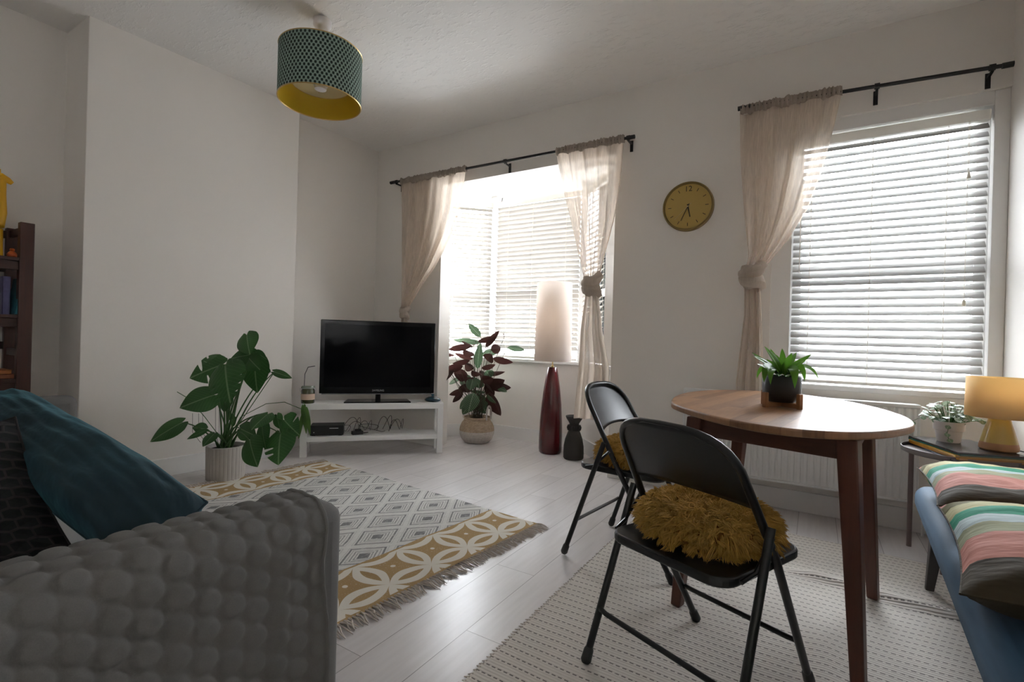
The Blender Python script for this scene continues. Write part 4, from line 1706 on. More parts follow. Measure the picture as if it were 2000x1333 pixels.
# ------------------------------------------------------------------ DINING TABLE
TT = 0.755
outl = [(-0.532, 2.205), (-0.569, 2.44), (-0.563, 2.70), (-0.49, 2.93), (-0.36, 3.07), (-0.20, 3.11), (-0.03, 3.05), (0.12, 2.90), (0.235, 2.66), (0.287, 2.46), (0.304, 2.30),
        (0.294, 2.14), (0.262, 2.03), (0.202, 1.914), (0.135, 1.825), (0.058, 1.768), (-0.05, 1.735), (-0.157, 1.752), (-0.277, 1.834), (-0.393, 1.961), (-0.484, 2.09)]


def smooth_loop(pts, n):
    k = len(pts)
    out = []
    for i in range(k):
        p0, p1, p2, p3 = [Vector((*pts[(i + j) % k], 0)) for j in (-1, 0, 1, 2)]
        for q in range(n):
            t = q / n
            out.append(0.5 * ((2 * p1) + (-p0 + p2) * t + (2 * p0 - 5 * p1 + 4 * p2 - p3) * t * t + (-p0 + 3 * p1 - 3 * p2 + p3) * t ** 3))
    return [(p.x, p.y) for p in out]


dt = thing('dining_table', 'oval acacia dining table with tapered dark legs beside the right window', 'table', (-0.12, 2.3, 0), radians(-8))
lp = smooth_loop(outl, 6)[::-1]
lp = lp[::-1] if True else lp
# make ccw
ar = sum(lp[i][0] * lp[(i + 1) % len(lp)][1] - lp[(i + 1) % len(lp)][0] * lp[i][1] for i in range(len(lp)))
if ar < 0:
    lp = lp[::-1]
m = MB()
m.prism(lp, TT - 0.026, TT)
m.build('tabletop', M['tabletop'], dt, smooth=False, bevel=0.007, world=True)
feet = {'N': Vector((0.135, 1.80, 0.008)), 'A': Vector((0.222, 2.45, 0.010)), 'B': Vector((-0.424, 1.945, 0.008)), 'C': Vector((-0.335, 2.60, 0.008))}
ctr = Vector((-0.10, 2.20, 0))
tops = {'N': Vector((0.095, 1.845, TT - 0.027)), 'A': Vector((0.175, 2.42, TT - 0.027)), 'B': Vector((-0.378, 1.985, TT - 0.027)), 'C': Vector((-0.285, 2.565, TT - 0.027))}
ax = (tops['N'] - tops['B']).normalized()
ay = Vector((-ax.y, ax.x, 0))
for k_ in 'NABC':
    f_, t_ = feet[k_], tops[k_]
    m = MB()
    wb_, wt_ = 0.019, 0.029
    m.hexa([f_ - ax * wb_ - ay * wb_, f_ + ax * wb_ - ay * wb_, f_ + ax * wb_ + ay * wb_, f_ - ax * wb_ + ay * wb_],
           [t_ - ax * wt_ - ay * wt_, t_ + ax * wt_ - ay * wt_, t_ + ax * wt_ + ay * wt_, t_ - ax * wt_ + ay * wt_])
    m.build('leg', M['tableleg'], dt, smooth=False, bevel=0.005, world=True)
for a_, b_ in (('N', 'B'), ('N', 'A'), ('A', 'C'), ('B', 'C')):
    pa, pb_ = tops[a_].copy(), tops[b_].copy()
    pa.z = pb_.z = TT - 0.027 - 0.035
    m = MB()
    m.beam(pa, pb_, 0.020, 0.068)
    m.build('apron', M['apron'], dt, smooth=False, world=True, bevel=0.002)

# table plant
tp = thing('table_plant', 'bright green strap-leaved plant in a black pot on a wooden stand on the table', 'plant', (-0.116, 2.345, TT))
m = MB()
m.lathe([(0.0, 0.022), (0.052, 0.022), (0.064, 0.034), (0.072, 0.06), (0.074, 0.125), (0.0705, 0.13), (0.0675, 0.115), (0.0, 0.112)], 48)
m.build('pot', M['pot_black'], tp)
m = MB()
for k in range(2):
    a = radians(-38 + 90 * k)
    d_ = Vector((cos(a), sin(a), 0))
    m.beam(d_ * -0.095 + Vector((0, 0, 0.012)), d_ * 0.095 + Vector((0, 0, 0.012)), 0.020, 0.020 - 0.0005 * k)
    for sg in (1, -1):
        m.hexa([d_ * sg * 0.083 + Vector((-d_.y, d_.x, 0)) * q * 0.010 + d_ * e * 0.012 for q, e in ((-1, -1), (1, -1), (1, 1), (-1, 1))] if False else
               [Vector((d_.x * sg * r_ - d_.y * q * 0.010, d_.y * sg * r_ + d_.x * q * 0.010, 0.0)) for r_, q in ((0.078, -1), (0.095, -1), (0.095, 1), (0.078, 1))],
               [Vector((d_.x * sg * r_ - d_.y * q * 0.010, d_.y * sg * r_ + d_.x * q * 0.010, 0.062)) for r_, q in ((0.078, -1), (0.095, -1), (0.095, 1), (0.078, 1))])
m.build('wooden_stand', M['holderwood'], tp, smooth=False, bevel=0.003)
m = MB()
m.lathe([(0.0, 0.108), (0.066, 0.108), (0.05, 0.118), (0.0, 0.120)], 24)
m.build('soil', M['soil'], tp)
lv = MB()
rt = random.Random(21)
DT = 2.05
tl = [((1527, 722), (1500, 676), 0.040, -.05), ((1525, 724), (1478, 692), 0.036, -.04), ((1522, 726), (1474, 686), 0.026, -.02), ((1530, 722), (1528, 680), 0.030, .02),
      ((1530, 724), (1545, 690), 0.036, -.03), ((1532, 724), (1582, 690), 0.034, -.04), ((1534, 727), (1570, 700), 0.034, -.08), ((1522, 728), (1485, 706), 0.034, -.08),
      ((1520, 728), (1492, 748), 0.040, -.10), ((1536, 730), (1566, 722), 0.034, -.10), ((1538, 728), (1598, 738), 0.026, 0.05), ((1534, 732), (1552, 760), 0.042, -.12),
      ((1518, 730), (1478, 740), 0.024, .02), ((1531, 722), (1515, 690), 0.030, .05), ((1532, 722), (1556, 684), 0.028, .06), ((1526, 722), (1498, 700), 0.036, .05),
      ((1540, 728), (1572, 745), 0.032, -.05), ((1524, 732), (1505, 752), 0.034, -.12), ((1534, 722), (1576, 706), 0.03, .04), ((1525, 722), (1508, 682), 0.028, -.02)]
for (b_, t_, w_, dz_) in tl:
    drop = t_[1] > b_[1]
    if drop:
        b3 = at(*b_, DT)
        mid_ = at((b_[0] + t_[0]) / 2 + (6 if t_[0] > b_[0] else -6), b_[1] - 12, DT + dz_ * 0.6)
        t3 = at(*t_, DT + dz_)
        n1 = (0.0, -0.5, 0.9)
        # arching blade as one strip
        pts = bez(b3, mid_ + (mid_ - (b3 + t3) / 2) * 1.0, t3, 12)
        vs, fs, uv = [], [], []
        for i, p_ in enumerate(pts):
            tg = (pts[min(i + 1, 12)] - pts[max(i - 1, 0)]).normalized()
            sd = tg.cross(Vector((0.1, -0.9, 0.6))).normalized()
            ww = w_ / 2 * min(1, 0.5 + i / 5) * (1 - (i / 12) ** 3) ** 0.9
            for s_ in (-1, 0, 1):
                vs.append(p_ + sd * ww * s_ + Vector((0, 0, -0.004 if s_ == 0 else 0)))
                uv.append((0.5 + s_ * 0.5, i / 12))
        for i in range(12):
            for j in range(2):
                fs.append((i * 3 + j, i * 3 + j + 1, (i + 1) * 3 + j + 1, (i + 1) * 3 + j))
        lv.add(vs, fs, uv)
    else:
        leaf(lv, at(b_[0], b_[1] + 8, DT), at(*t_, DT + dz_), w_, (0.05, -0.7, 0.75), 'strap', 0.16, 0.35, rows=14)
lv.build('foliage', M['dracaena'], tp, world=True, angle=70)

# ------------------------------------------------------------------ FOLDING CHAIRS
def frame_pt(z, sg):
    """centre line of the main side tube"""
    y = 0.25 - 0.47 * z / 0.80
    if z < 0.44:
        hw = 0.190 + 0.018 * (z / 0.44)
    else:
        hw = 0.208 - 0.018 * ((z - 0.44) / 0.26) ** 1.2
    return Vector((sg * hw, y, z))


def make_chair(label):
    r = thing('folding_chair', label, 'chair', (0, 0, 0), 0, 'black folding chairs with fur seat cushions')
    zc = 0.665
    side = [frame_pt(z, -1) for z in (0.02, 0.12, 0.25, 0.38, 0.44, 0.50, 0.58, 0.64)]
    top = []
    pL = frame_pt(zc, -1)
    hw = -pL.x
    for i in range(0, 17):
        a = pi - pi * i / 16
        ex = 0.62
        cx = (abs(cos(a)) ** ex) * (1 if cos(a) > 0 else -1)
        cz = abs(sin(a)) ** 0.85
        z = zc + 0.125 * cz
        y = 0.25 - 0.47 * z / 0.80 - 0.018 * (1 - abs(cx) ** 2)
        top.append(Vector((hw * cx, y, z)))
    pts = side + top + [Vector((-p.x, p.y, p.z)) for p in side[::-1]]
    m = MB()
    m.tube(pts, 0.0115, 12)
    m.build('back_frame', M['black'], r)
    # curved back panel
    m = MB()

    def pan(u, v):
        z = 0.585 + v * 0.205
        zz = min(z, zc)
        hw_ = frame_pt(zz, 1).x if z <= zc else hw * max(0.05, (1 - ((z - zc) / 0.125) ** 2.6)) ** 0.45
        x = (u * 2 - 1) * hw_
        bow = 0.035 * (1 - (x / 0.2) ** 2)
        y = 0.25 - 0.47 * z / 0.80 - bow
        low = 0.020 * (1 - v) * (1 - (x / 0.2) ** 2)
        return (x, y, z + low)
    m.grid(pan, 24, 14)
    o = m.build('back_panel', M['black'], r, angle=180)
    sdf = o.modifiers.new('solid', 'SOLIDIFY')
    sdf.thickness = 0.003
    # rear legs
    for sg in (-1, 1):
        m = MB()
        p0, p1 = Vector((sg * 0.237, -0.25, 0.02)), frame_pt(0.545, sg) + Vector((sg * 0.022, 0, 0))
        m.tube([p0, p0.lerp(p1, 0.5), p1], 0.0115, 12)
        lg = m.build('leg', M['black'], r)
        m = MB()
        d_ = (p1 - p0).normalized()
        m.tube([p0 - d_ * 0.020, p0 - d_ * 0.012, p0 + d_ * 0.02, p0 + d_ * 0.028], [0.012, 0.0165, 0.015, 0.012], 12)
        m.build('foot_cap', M['blackmat'], lg)
        m = MB()
        p0, p1 = frame_pt(0.02, sg), frame_pt(0.08, sg)
        d_ = (p1 - p0).normalized()
        m.tube([p0 - d_ * 0.020, p0 - d_ * 0.012, p0 + d_ * 0.02, p0 + d_ * 0.028], [0.012, 0.0165, 0.015, 0.012], 12)
        m.build('front_foot_cap', M['blackmat'], r)
        m = MB()
        q = frame_pt(0.50, sg)
        m.tube([q + Vector((sg * 0.012, -0.002, 0.01)), Vector((sg * 0.214, -0.12, 0.435)), Vector((sg * 0.205, -0.17, 0.42))], 0.006, 8)
        m.build('hinge_link', M['black'], r)
    m = MB()

    def rl(z, sg):
        t = z / 0.545
        a_ = Vector((sg * 0.237, -0.25, 0.0))
        b_ = frame_pt(0.545, sg) + Vector((sg * 0.022, 0, 0))
        return a_.lerp(b_, t)
    a_, b_ = rl(0.15, -1), rl(0.15, 1)
    m.tube([a_, a_ + Vector((0.012, -0.01, 0.014)), a_ + Vector((0.035, -0.012, 0.010)), b_ + Vector((-0.035, -0.012, 0.010)), b_ + Vector((-0.012, -0.01, 0.014)), b_], 0.008, 10)
    m.build('rear_stretcher', M['black'], r)
    m = MB()
    a_, b_ = frame_pt(0.14, -1), frame_pt(0.14, 1)
    m.tube([a_, a_ + Vector((0.012, 0, 0.012)), a_ + Vector((0.035, 0, 0.010)), b_ + Vector((-0.035, 0, 0.010)), b_ + Vector((-0.012, 0, 0.012)), b_], 0.008, 10)
    m.build('front_stretcher', M['black'], r)
    # seat pan
    m = MB()
    w_, y0, y1, rr = 0.196, -0.225, 0.185, 0.06
    poly = []
    for (cx, cy, a0) in ((w_ - rr, y1 - rr, 0), (-w_ + rr, y1 - rr, 90), (-w_ + rr, y0 + rr, 180), (w_ - rr, y0 + rr, 270)):
        for k in range(7):
            a = radians(a0 + 90 * k / 6)
            poly.append((cx + rr * cos(a), cy + rr * sin(a)))
    m.prism(poly, 0.402, 0.43)
    m.build('seat', M['black'], r, smooth=False, bevel=0.008)
    return r


def dup(root, loc, rz, label):
    c_ = root.copy()
    COL.objects.link(c_)
    c_.location = loc
    c_.scale = (1, 1, 1)
    c_.rotation_euler = (0, 0, rz)
    c_['label'] = label
    for ch in list(root.children):
        d_ = ch.copy()
        COL.objects.link(d_)
        d_.parent = c_
        for g_ in list(ch.children):
            e_ = g_.copy()
            COL.objects.link(e_)
            e_.parent = d_
    return c_


ch1 = make_chair('nearest black folding chair, turned with its back to us at the table')
ch1.location = (-0.262, 1.57, 0.008)
ch1.rotation_euler = (0, 0, radians(-23.2))
ch1.scale = (1, 1, 0.98)
ch2 = dup(ch1, (-0.700, 2.315, 0.006), radians(-96.9), 'further black folding chair, seen side-on at the left end of the table')


def make_cushion(label):
    r = thing('fur_cushion', label, 'cushion', (0, 0, 0), 0, 'mustard fur seat cushions')
    A, B_, Cc = 0.182, 0.182, 0.055

    def surf(u, v):
        a = 2 * pi * u
        b = pi * (v - 0.5)
        sb_ = sin(b)
        return Vector((A * cos(a) * cos(b) ** 0.6, B_ * sin(a) * cos(b) ** 0.6, Cc + Cc * sb_))
    m = MB()
    m.grid(lambda u, v: surf(u, 0.02 + 0.96 * v), 48, 20)
    m.build('pad', M['furpad'], r, angle=180)
    rr = random.Random(77)
    m = MB()
    vs, fs = [], []
    ncl = 2300
    for k in range(ncl):
        a = rr.uniform(0, 2 * pi)
        if rr.random() < 0.55:
            rad = sqrt(rr.random()) * 0.95
            x, y = A * rad * cos(a), B_ * rad * sin(a)
            z = Cc + Cc * sqrt(max(0, 1 - rad ** 3.2))
            nrm = Vector((x / A * 0.9, y / B_ * 0.9, 1.15 - rad ** 3))
        else:
            b = math.asin(rr.uniform(-0.7, 0.75))
            x, y, z = surf(a / (2 * pi), b / pi + 0.5)
            nrm = Vector((cos(a), sin(a), sin(b) * 1.1))
        nrm.normalize()
        cbase = Vector((x, y, z))
        dirc = (nrm * 0.85 + Vector((rr.gauss(0, 1), rr.gauss(0, 1), rr.gauss(0, 0.8))) * 0.45 + noise.noise_vector(cbase * 14) * 0.6).normalized()
        if cbase.z < 0.03 and dirc.z < 0:
            dirc.z *= 0.3
        cl_len = rr.uniform(0.021, 0.036)
        sag = Vector((rr.uniform(-0.3, 0.3), rr.uniform(-0.3, 0.3), -0.35)) * cl_len
        for h_ in range(9):
            off = Vector((rr.gauss(0, 1), rr.gauss(0, 1), rr.gauss(0, 0.6))) * 0.0052
            dr_ = (dirc + off * 16).normalized()
            ln = cl_len * rr.uniform(0.8, 1.1)
            e1 = dr_.orthogonal().normalized()
            e2 = dr_.cross(e1)
            o_ = len(vs)
            for i, (t, w) in enumerate(((-0.15, 0.0022), (0.45, 0.0021), (0.85, 0.0013), (1.05, 0.0003))):
                c_ = cbase + off * (1 - 0.75 * max(0, t) ** 1.5) + dr_ * ln * t + sag * t * abs(t)
                if c_.z < 0.0015:
                    c_.z = 0.0015
                for q in range(3):
                    an = 2 * pi * q / 3 + h_
                    vs.append(c_ + (e1 * cos(an) + e2 * sin(an)) * w)
            for i in range(3):
                for q in range(3):
                    q2 = (q + 1) % 3
                    fs.append((o_ + i * 3 + q, o_ + i * 3 + q2, o_ + (i + 1) * 3 + q2, o_ + (i + 1) * 3 + q))
    m.add(vs, fs)
    fu = m.build('fur', M['fur'], r, angle=180)
    fu['kind'] = 'stuff'
    return r


cu1 = make_cushion('shaggy mustard fur cushion on the seat of the nearest folding chair')
cm = Matrix.Translation(ch1.location) @ Matrix.Rotation(radians(-23.2), 4, 'Z')
pc_ = cm @ Vector((0.0, -0.005, 0.423))
cu1.location = pc_
cu1.rotation_euler = (0, 0, radians(-23))
cm2 = Matrix.Translation(ch2.location) @ Matrix.Rotation(radians(-96.9), 4, 'Z')
cu2 = dup(cu1, cm2 @ Vector((0.0, 0.0, 0.430)), radians(40), 'shaggy mustard fur cushion on the further, side-on folding chair')


# ------------------------------------------------------------------ SOFA (local x to the right, y forwards)
SFX, SFY = -0.900, 0.775
SFA = radians(-4.76)
so = thing('sofa', 'grey fabric sofa in the left foreground with a quilted throw over its arm', 'sofa', (SFX, SFY, 0), SFA)
SOW = 2.36


def rbox(m_, x0, y0, z0, x1, y1, z1):
    m_.box(x0, y0, z0, x1, y1, z1)


for x0, x1, zt_ in ((-0.145, -0.018, 0.612), (-SOW, -SOW + 0.13, 0.66)):
    m = MB()
    m.box(x0, -0.92, 0.10, x1, -0.0, zt_)
    m.build('arm', M['sofa'], so, smooth=True, bevel=0.035)
m = MB()
m.box(-SOW + 0.12, -0.93, 0.10, -0.14, -0.04, 0.29)
m.build('seat_frame', M['sofa'], so, bevel=0.02)
for x0, x1 in ((-SOW + 0.13, -SOW / 2 - 0.005), (-SOW / 2 + 0.005, -0.147)):
    m = MB()
    m.box(x0, -0.80, 0.29, x1, -0.005, 0.445)
    m.build('seat_cushion', M['sofaseat'], so, bevel=0.035)
m = MB()
m.box(-SOW, -1.02, 0.10, -0.018, -0.86, 0.74)
m.build('backrest', M['sofa'], so, bevel=0.04)
for x_ in (-SOW + 0.06, -0.08):
    for y_ in (-0.08, -0.90):
        m = MB()
        m.tube([(x_, y_, 0.0), (x_, y_, 0.11)], [0.016, 0.022], 12)
        m.build('leg', M['darkwood'], so)

# the throw
th = thing('quilted_throw', 'grey throw quilted with round bumps draped over the near sofa arm', 'throw', (SFX, SFY, 0), SFA)
pathp = []
for z in [0.03 + 0.03 * i for i in range(18)]:
    pathp.append((0.010 + 0.012 * (1 - z / 0.6), z))
for k in range(1, 10):
    a = radians(90 * k / 10)
    pathp.append((0.012 - 0.055 * (1 - cos(a)), 0.565 + 0.058 * sin(a)))
for x in [-0.05, -0.065, -0.08, -0.095, -0.11]:
    pathp.append((x, 0.6235))
for k in range(1, 9):
    a = radians(90 * k / 8)
    pathp.append((-0.118 - 0.042 * sin(a), 0.5815 + 0.042 * cos(a)))
for z in (0.56, 0.54, 0.52, 0.50, 0.48, 0.462):
    pathp.append((-0.162, z))
cum = [0]
for (a0, b0), (a1, b1) in zip(pathp, pathp[1:]):
    cum.append(cum[-1] + sqrt((a1 - a0) ** 2 + (b1 - b0) ** 2))
TLen = cum[-1]


def path_at(s):
    s = max(0, min(TLen - 1e-6, s))
    for i in range(len(cum) - 1):
        if cum[i] <= s <= cum[i + 1]:
            t = (s - cum[i]) / (cum[i + 1] - cum[i])
            p = Vector((pathp[i][0] + (pathp[i + 1][0] - pathp[i][0]) * t, pathp[i][1] + (pathp[i + 1][1] - pathp[i][1]) * t))
            j0, j1 = max(0, i - 1), min(len(pathp) - 1, i + 2)
            d_ = Vector((pathp[j1][0] - pathp[j0][0], pathp[j1][1] - pathp[j0][1])).normalized()
            return p, Vector((d_.y, -d_.x))
    return Vector(pathp[-1]), Vector((-1, 0))


def qbump(s, y):
    sx, sy = 0.0515, 0.0445
    row = round(y / sy)
    best = 9
    for r_ in (row - 1, row, row + 1):
        o_ = 0.5 * sx if r_ % 2 else 0.0
        cs = round((s - o_) / sx) * sx + o_
        d_ = sqrt((s - cs) ** 2 + (y - r_ * sy) ** 2)
        best = min(best, d_)
    r0 = 0.0212
    if best < r0:
        return 0.0060 * max(0, 1 - (best / r0) ** 3.2) ** 0.5
    return -0.0008


TY0, TY1 = -1.0, -0.072


def thf(u, v):
    y = TY0 + (TY1 - TY0) * u
    s = v * TLen
    e = (TY1 - y)
    s2 = s
    p, nr = path_at(s2)
    low = 0.006 * noise.noise(Vector((y * 5, s * 5, 0.3))) + 0.003 * noise.noise(Vector((y * 14, s * 12, 4)))
    ed = max(0, 1 - e / 0.05)
    # soft fold near the front edge
    fold_ = 0.006 * exp(-((e - 0.075 - 0.02 * sin(s * 6)) / 0.018) ** 2) * (1 if 0.35 < s < 0.75 else 0.3)
    h = qbump(s, y + 0.004 * sin(s * 9)) * (0.35 + 0.65 * min(1, e / 0.03)) + low + 0.006 + fold_ + 0.006 * ed
    yy = y + 0.010 * sin(s * 8 + 1) * max(0, 1 - e / 0.12) + 0.004 * sin(s * 23)*max(0, 1 - e / 0.06)
    return (p.x + nr.x * h, yy, max(0.004, p.y + nr.y * h))


m = MB()
m.grid(thf, 300, 250, flip=True)
o = m.build('quilting', M['throw'], th, angle=180)
m = MB()
m.tube([Vector(thf(1.0, i / 120)) for i in range(121)], 0.005, 8)
m.build('piped_edge', M['throw'], th)


# cushions -------------------------------------------------------
def pillow(name, label, cat, A_, B_, C_, thick, mat, uvrot=False, group=None, nwr=0.004, seed=1, pinch=0.07, piping=None):
    """A corner, B along u, C along v"""
    A_, B_, C_ = Vector(A_), Vector(B_), Vector(C_)
    U_ = B_ - A_
    V_ = C_ - A_
    nrm = U_.cross(V_).normalized()
    cen = A_ + U_ / 2 + V_ / 2
    r = thing(name, label, cat, cen, 0, group)
    m = MB()

    def side(sg):
        def f(u, v):
            a, b = u * 2 - 1, v * 2 - 1
            pa = 1 - pinch * (1 - abs(b) ** 2.0) * abs(a) ** 2
            pb = 1 - pinch * (1 - abs(a) ** 2.0) * abs(b) ** 2
            h = (max(0, (1 - a ** 4)) * max(0, (1 - b ** 4))) ** 0.55 * thick / 2
            h *= 0.92 + 0.12 * noise.noise(Vector((a * 1.5, b * 1.5, seed + sg)))
            w = nwr * noise.noise(Vector((a * 5, b * 5, seed * 3.1))) * (1 if h > 0.004 else 0)
            p = cen + U_ * (a * pa / 2) + V_ * (b * pb / 2) + nrm * (sg * (h + w))
            return p
        return f
    m.grid(side(1), 40, 40)
    m.grid(side(-1), 40, 40, flip=True)
    m.build('cover', mat, r, world=True, angle=180)
    m = MB()
    pts = []
    fs_ = side(1)
    for i in range(40): pts.append(fs_(i / 40, 0))
    for i in range(40): pts.append(fs_(1, i / 40))
    for i in range(40): pts.append(fs_(1 - i / 40, 1))
    for i in range(41): pts.append(fs_(0, 1 - i / 40))
    m.tube(pts, 0.0025, 6, cap=False)
    m.build('seam', piping or mat, r, world=True)
    return r


A1 = at(405, 982, 1.13)
B1 = at(52, 772, 1.62)
C1 = at(212, 1085, 1.02)
pillow('velvet_cushion', 'dark teal velvet cushion leaning on the near sofa arm', 'cushion', A1, C1, B1, 0.22, M['velvet'], seed=2, group=None, nwr=0.012, pinch=-0.05)
pillow('blue_cushion', 'lighter blue velvet cushion at the left edge behind the teal one', 'cushion', at(48, 850, 1.50), at(-260, 1000, 1.40), at(-30, 700, 1.62), 0.14,
       simple('blue_velvet', (0.012, 0.055, 0.085), 0.7, var=0.3, vscale=5), seed=6)
pillow('honeycomb_cushion', 'black cushion with a raised honeycomb pattern at the left edge of the sofa', 'cushion', at(150, 1085, 1.10), at(-300, 1235, 1.0), at(30, 815, 1.24), 0.15, M['hexfab'], seed=9)

# ------------------------------------------------------------------ BOOKSHELF (in the alcove; x depth, y width)
bs = thing('bookshelf', 'dark brown wooden open bookshelf in the left alcove', 'bookshelf', (-4.0, 0.55, 0))
BY0, BY1 = 0.02, 0.962
for y_ in (BY0, BY1 - 0.062):
    for x_ in (-3.90, -4.14):
        m = MB()
        m.box(x_, y_, 0, x_ + 0.045 if x_ > -4 else x_ + 0.035, y_ + 0.062 if x_ > -4 else y_ + 0.05, 1.595 if x_ > -4 else 1.585)
        m.build('post', M['postwood'], bs, smooth=False, bevel=0.003, world=True)
for z_ in (0.35, 0.70, 1.065, 1.392):
    m = MB()
    m.box(-4.14, BY0 + 0.005, z_ - 0.02, -3.862, BY1 - 0.03, z_)
    m.box(-3.895, BY0 + 0.06, z_ - 0.07, -3.87, BY1 - 0.062, z_ - 0.02)
    m.box(-4.13, BY0 + 0.06, z_ - 0.07, -4.11, BY1 - 0.062, z_ - 0.02)
    m.build('shelf', M['shelfwood'], bs, smooth=False, bevel=0.002, world=True)
for z_ in (1.545, 0.885):
    m = MB()
    m.box(-4.135, BY0 + 0.05, z_ - 0.022, -4.115, BY1 - 0.05, z_ + 0.022)
    m.build('rear_rail', M['shelfwood'], bs, smooth=False, bevel=0.002, world=True)
for z_ in (1.55, 1.2, 0.85):
    m = MB()
    m.box(-4.11, BY1 - 0.05, z_ - 0.02, -3.90, BY1 - 0.03, z_ + 0.02)
    m.build('side_rail', M['shelfwood'], bs, smooth=False, world=True)

# books: standing, lying


def book(label, x, y, z, t, h, d, col, lean=0.0, lying=False, group=None, rz=0.0, title=None):
    r = thing('book', label, 'book', (x, y, z), rz, group)
    m = MB()
    if lying:      # spine towards +x
        m.box(-d, -h / 2, 0, 0, h / 2, 0.0025)
        m.box(-d, -h / 2, t - 0.0025, 0, h / 2, t)
        m.box(-0.0025, -h / 2, 0, 0, h / 2, t)
        pg = (-d + 0.004, -h / 2 + 0.003, 0.0025, -0.0025, h / 2 - 0.003, t - 0.0025)
    else:
        m.box(-d, 0, 0, 0, 0.0025, h)
        m.box(-d, t - 0.0025, 0, 0, t, h)
        m.box(-0.0025, 0, 0, 0, t, h)
        pg = (-d + 0.004, 0.0025, 0.003, -0.0025, t - 0.0025, h - 0.004)
    sh = Matrix.Rotation(lean, 4, 'X')
    m.v = [sh @ p for p in m.v]
    m.build('book_cover', col, r, smooth=False)
    m = MB()
    m.box(*pg)
    m.v = [sh @ p for p in m.v]
    m.build('pages', M['paper'], r, smooth=False)
    return r


cc = lambda n, c_: simple(n, c_, 0.55, var=0.25, vscale=40)
book('purple spined book standing on the middle shelf of the dark bookshelf', -3.90, 0.845, 1.066, 0.032, 0.215, 0.16, cc('purple_cover', (0.13, 0.12, 0.26)))
book('teal book leaning to the right on the middle shelf', -3.868, 0.888, 1.070, 0.028, 0.21, 0.16, cc('teal_cover', (0.04, 0.24, 0.30)), lean=radians(-8))
book('orange spined book lying flat, upper of two on the lower shelf', -3.90, 0.78, 0.726, 0.025, 0.22, 0.16, cc('orange_cover', (0.42, 0.14, 0.03)), lying=True)
book('brown spined book lying flat, lower of two on the lower shelf', -3.895, 0.79, 0.701, 0.025, 0.23, 0.17, cc('brown_cover', (0.35, 0.13, 0.06)), lying=True)

# giraffe figure
gi = thing('toy_giraffe', 'yellow plastic toy giraffe standing on the top shelf of the bookshelf', 'toy', (-4.0, 0.80, 1.392))
m = MB()
gc = Vector((-4.0, 0.79, 1.392))
m.tube([gc + Vector((0, -0.10, 0.16)), gc + Vector((0, -0.07, 0.175)), gc + Vector((0, 0.0, 0.18)), gc + Vector((0, 0.045, 0.20)), gc + Vector((0, 0.058, 0.26)), gc + Vector((0, 0.062, 0.36)), gc + Vector((0, 0.064, 0.455))],
       [0.022, 0.042, 0.045, 0.042, 0.03, 0.020, 0.017], 14)
m.tube([gc + Vector((0, 0.050, 0.455)), gc + Vector((0, 0.062, 0.465)), gc + Vector((0, 0.085, 0.452)), gc + Vector((0, 0.105, 0.438))], [0.014, 0.022, 0.018, 0.011], 12)
for sx in (-1, 1):
    for yy in (-0.075, 0.05):
        m.tube([gc + Vector((sx * 0.022, yy, 0.16)), gc + Vector((sx * 0.024, yy + 0.006, 0.08)), gc + Vector((sx * 0.024, yy + 0.01, 0.006)), gc + Vector((sx * 0.024, yy + 0.01, 0.0))], [0.018, 0.012, 0.010, 0.014], 10)
    m.tube([gc + Vector((sx * 0.009, 0.052, 0.478)), gc + Vector((sx * 0.011, 0.048, 0.505))], [0.004, 0.006], 8)
    m.tube([gc + Vector((sx * 0.016, 0.05, 0.47)), gc + Vector((sx * 0.034, 0.044, 0.478))], [0.006, 0.003], 8)
m.build('body', M['giraffe'], gi, world=True)
m = MB()
for k in range(16):
    a = rf.uniform(-1, 1)
    yy = rf.uniform(-0.06, 0.05)
    zz = 0.18 + rf.uniform(-0.02, 0.02)
    c_ = gc + Vector((0.040, yy, zz))
    m.tube([c_, c_ + Vector((0.004, 0, 0))], 0.008, 7)
m.build('spots', M['orange'], gi, world=True)
rb = thing('orange_toy', 'small round orange toy beside the giraffe on the top shelf', 'toy', (-3.97, 0.895, 1.392))
m = MB()
m.lathe([(0.0, 0.0), (0.012, 0.0), (0.022, 0.012), (0.023, 0.025), (0.014, 0.038), (0.009, 0.042), (0.012, 0.05), (0.009, 0.058), (0.0, 0.060)], 16)
m.build('body', M['orange'], rb)

# ------------------------------------------------------------------ SIDE TABLE AND ITS THINGS
STX, STY, STZ = 0.605, 3.10, 0.525
sd = thing('side_table', 'round grey tray-top side table in the corner beside the radiator', 'side table', (STX, STY, 0))
m = MB()
m.lathe([(0.0, STZ - 0.012), (0.222, STZ - 0.012), (0.230, STZ - 0.008), (0.231, STZ + 0.014), (0.2275, STZ + 0.014), (0.2255, STZ - 0.002), (0.0, STZ - 0.002)], 64)
m.build('tray_top', M['traygrey'], sd)
for k in range(3):
    a = radians((140, 245, 15)[k])
    m = MB()
    ca, sa = cos(a), sin(a)
    m.tube([(0.2215 * ca, 0.2215 * sa, 0.0), (0.2215 * ca, 0.2215 * sa, STZ + 0.004)], 0.011, 12)
    m.build('leg', simple('mauve_metal', (0.20, 0.15, 0.15), 0.4) if k == 0 else bpy.data.materials['mauve_metal'], sd)
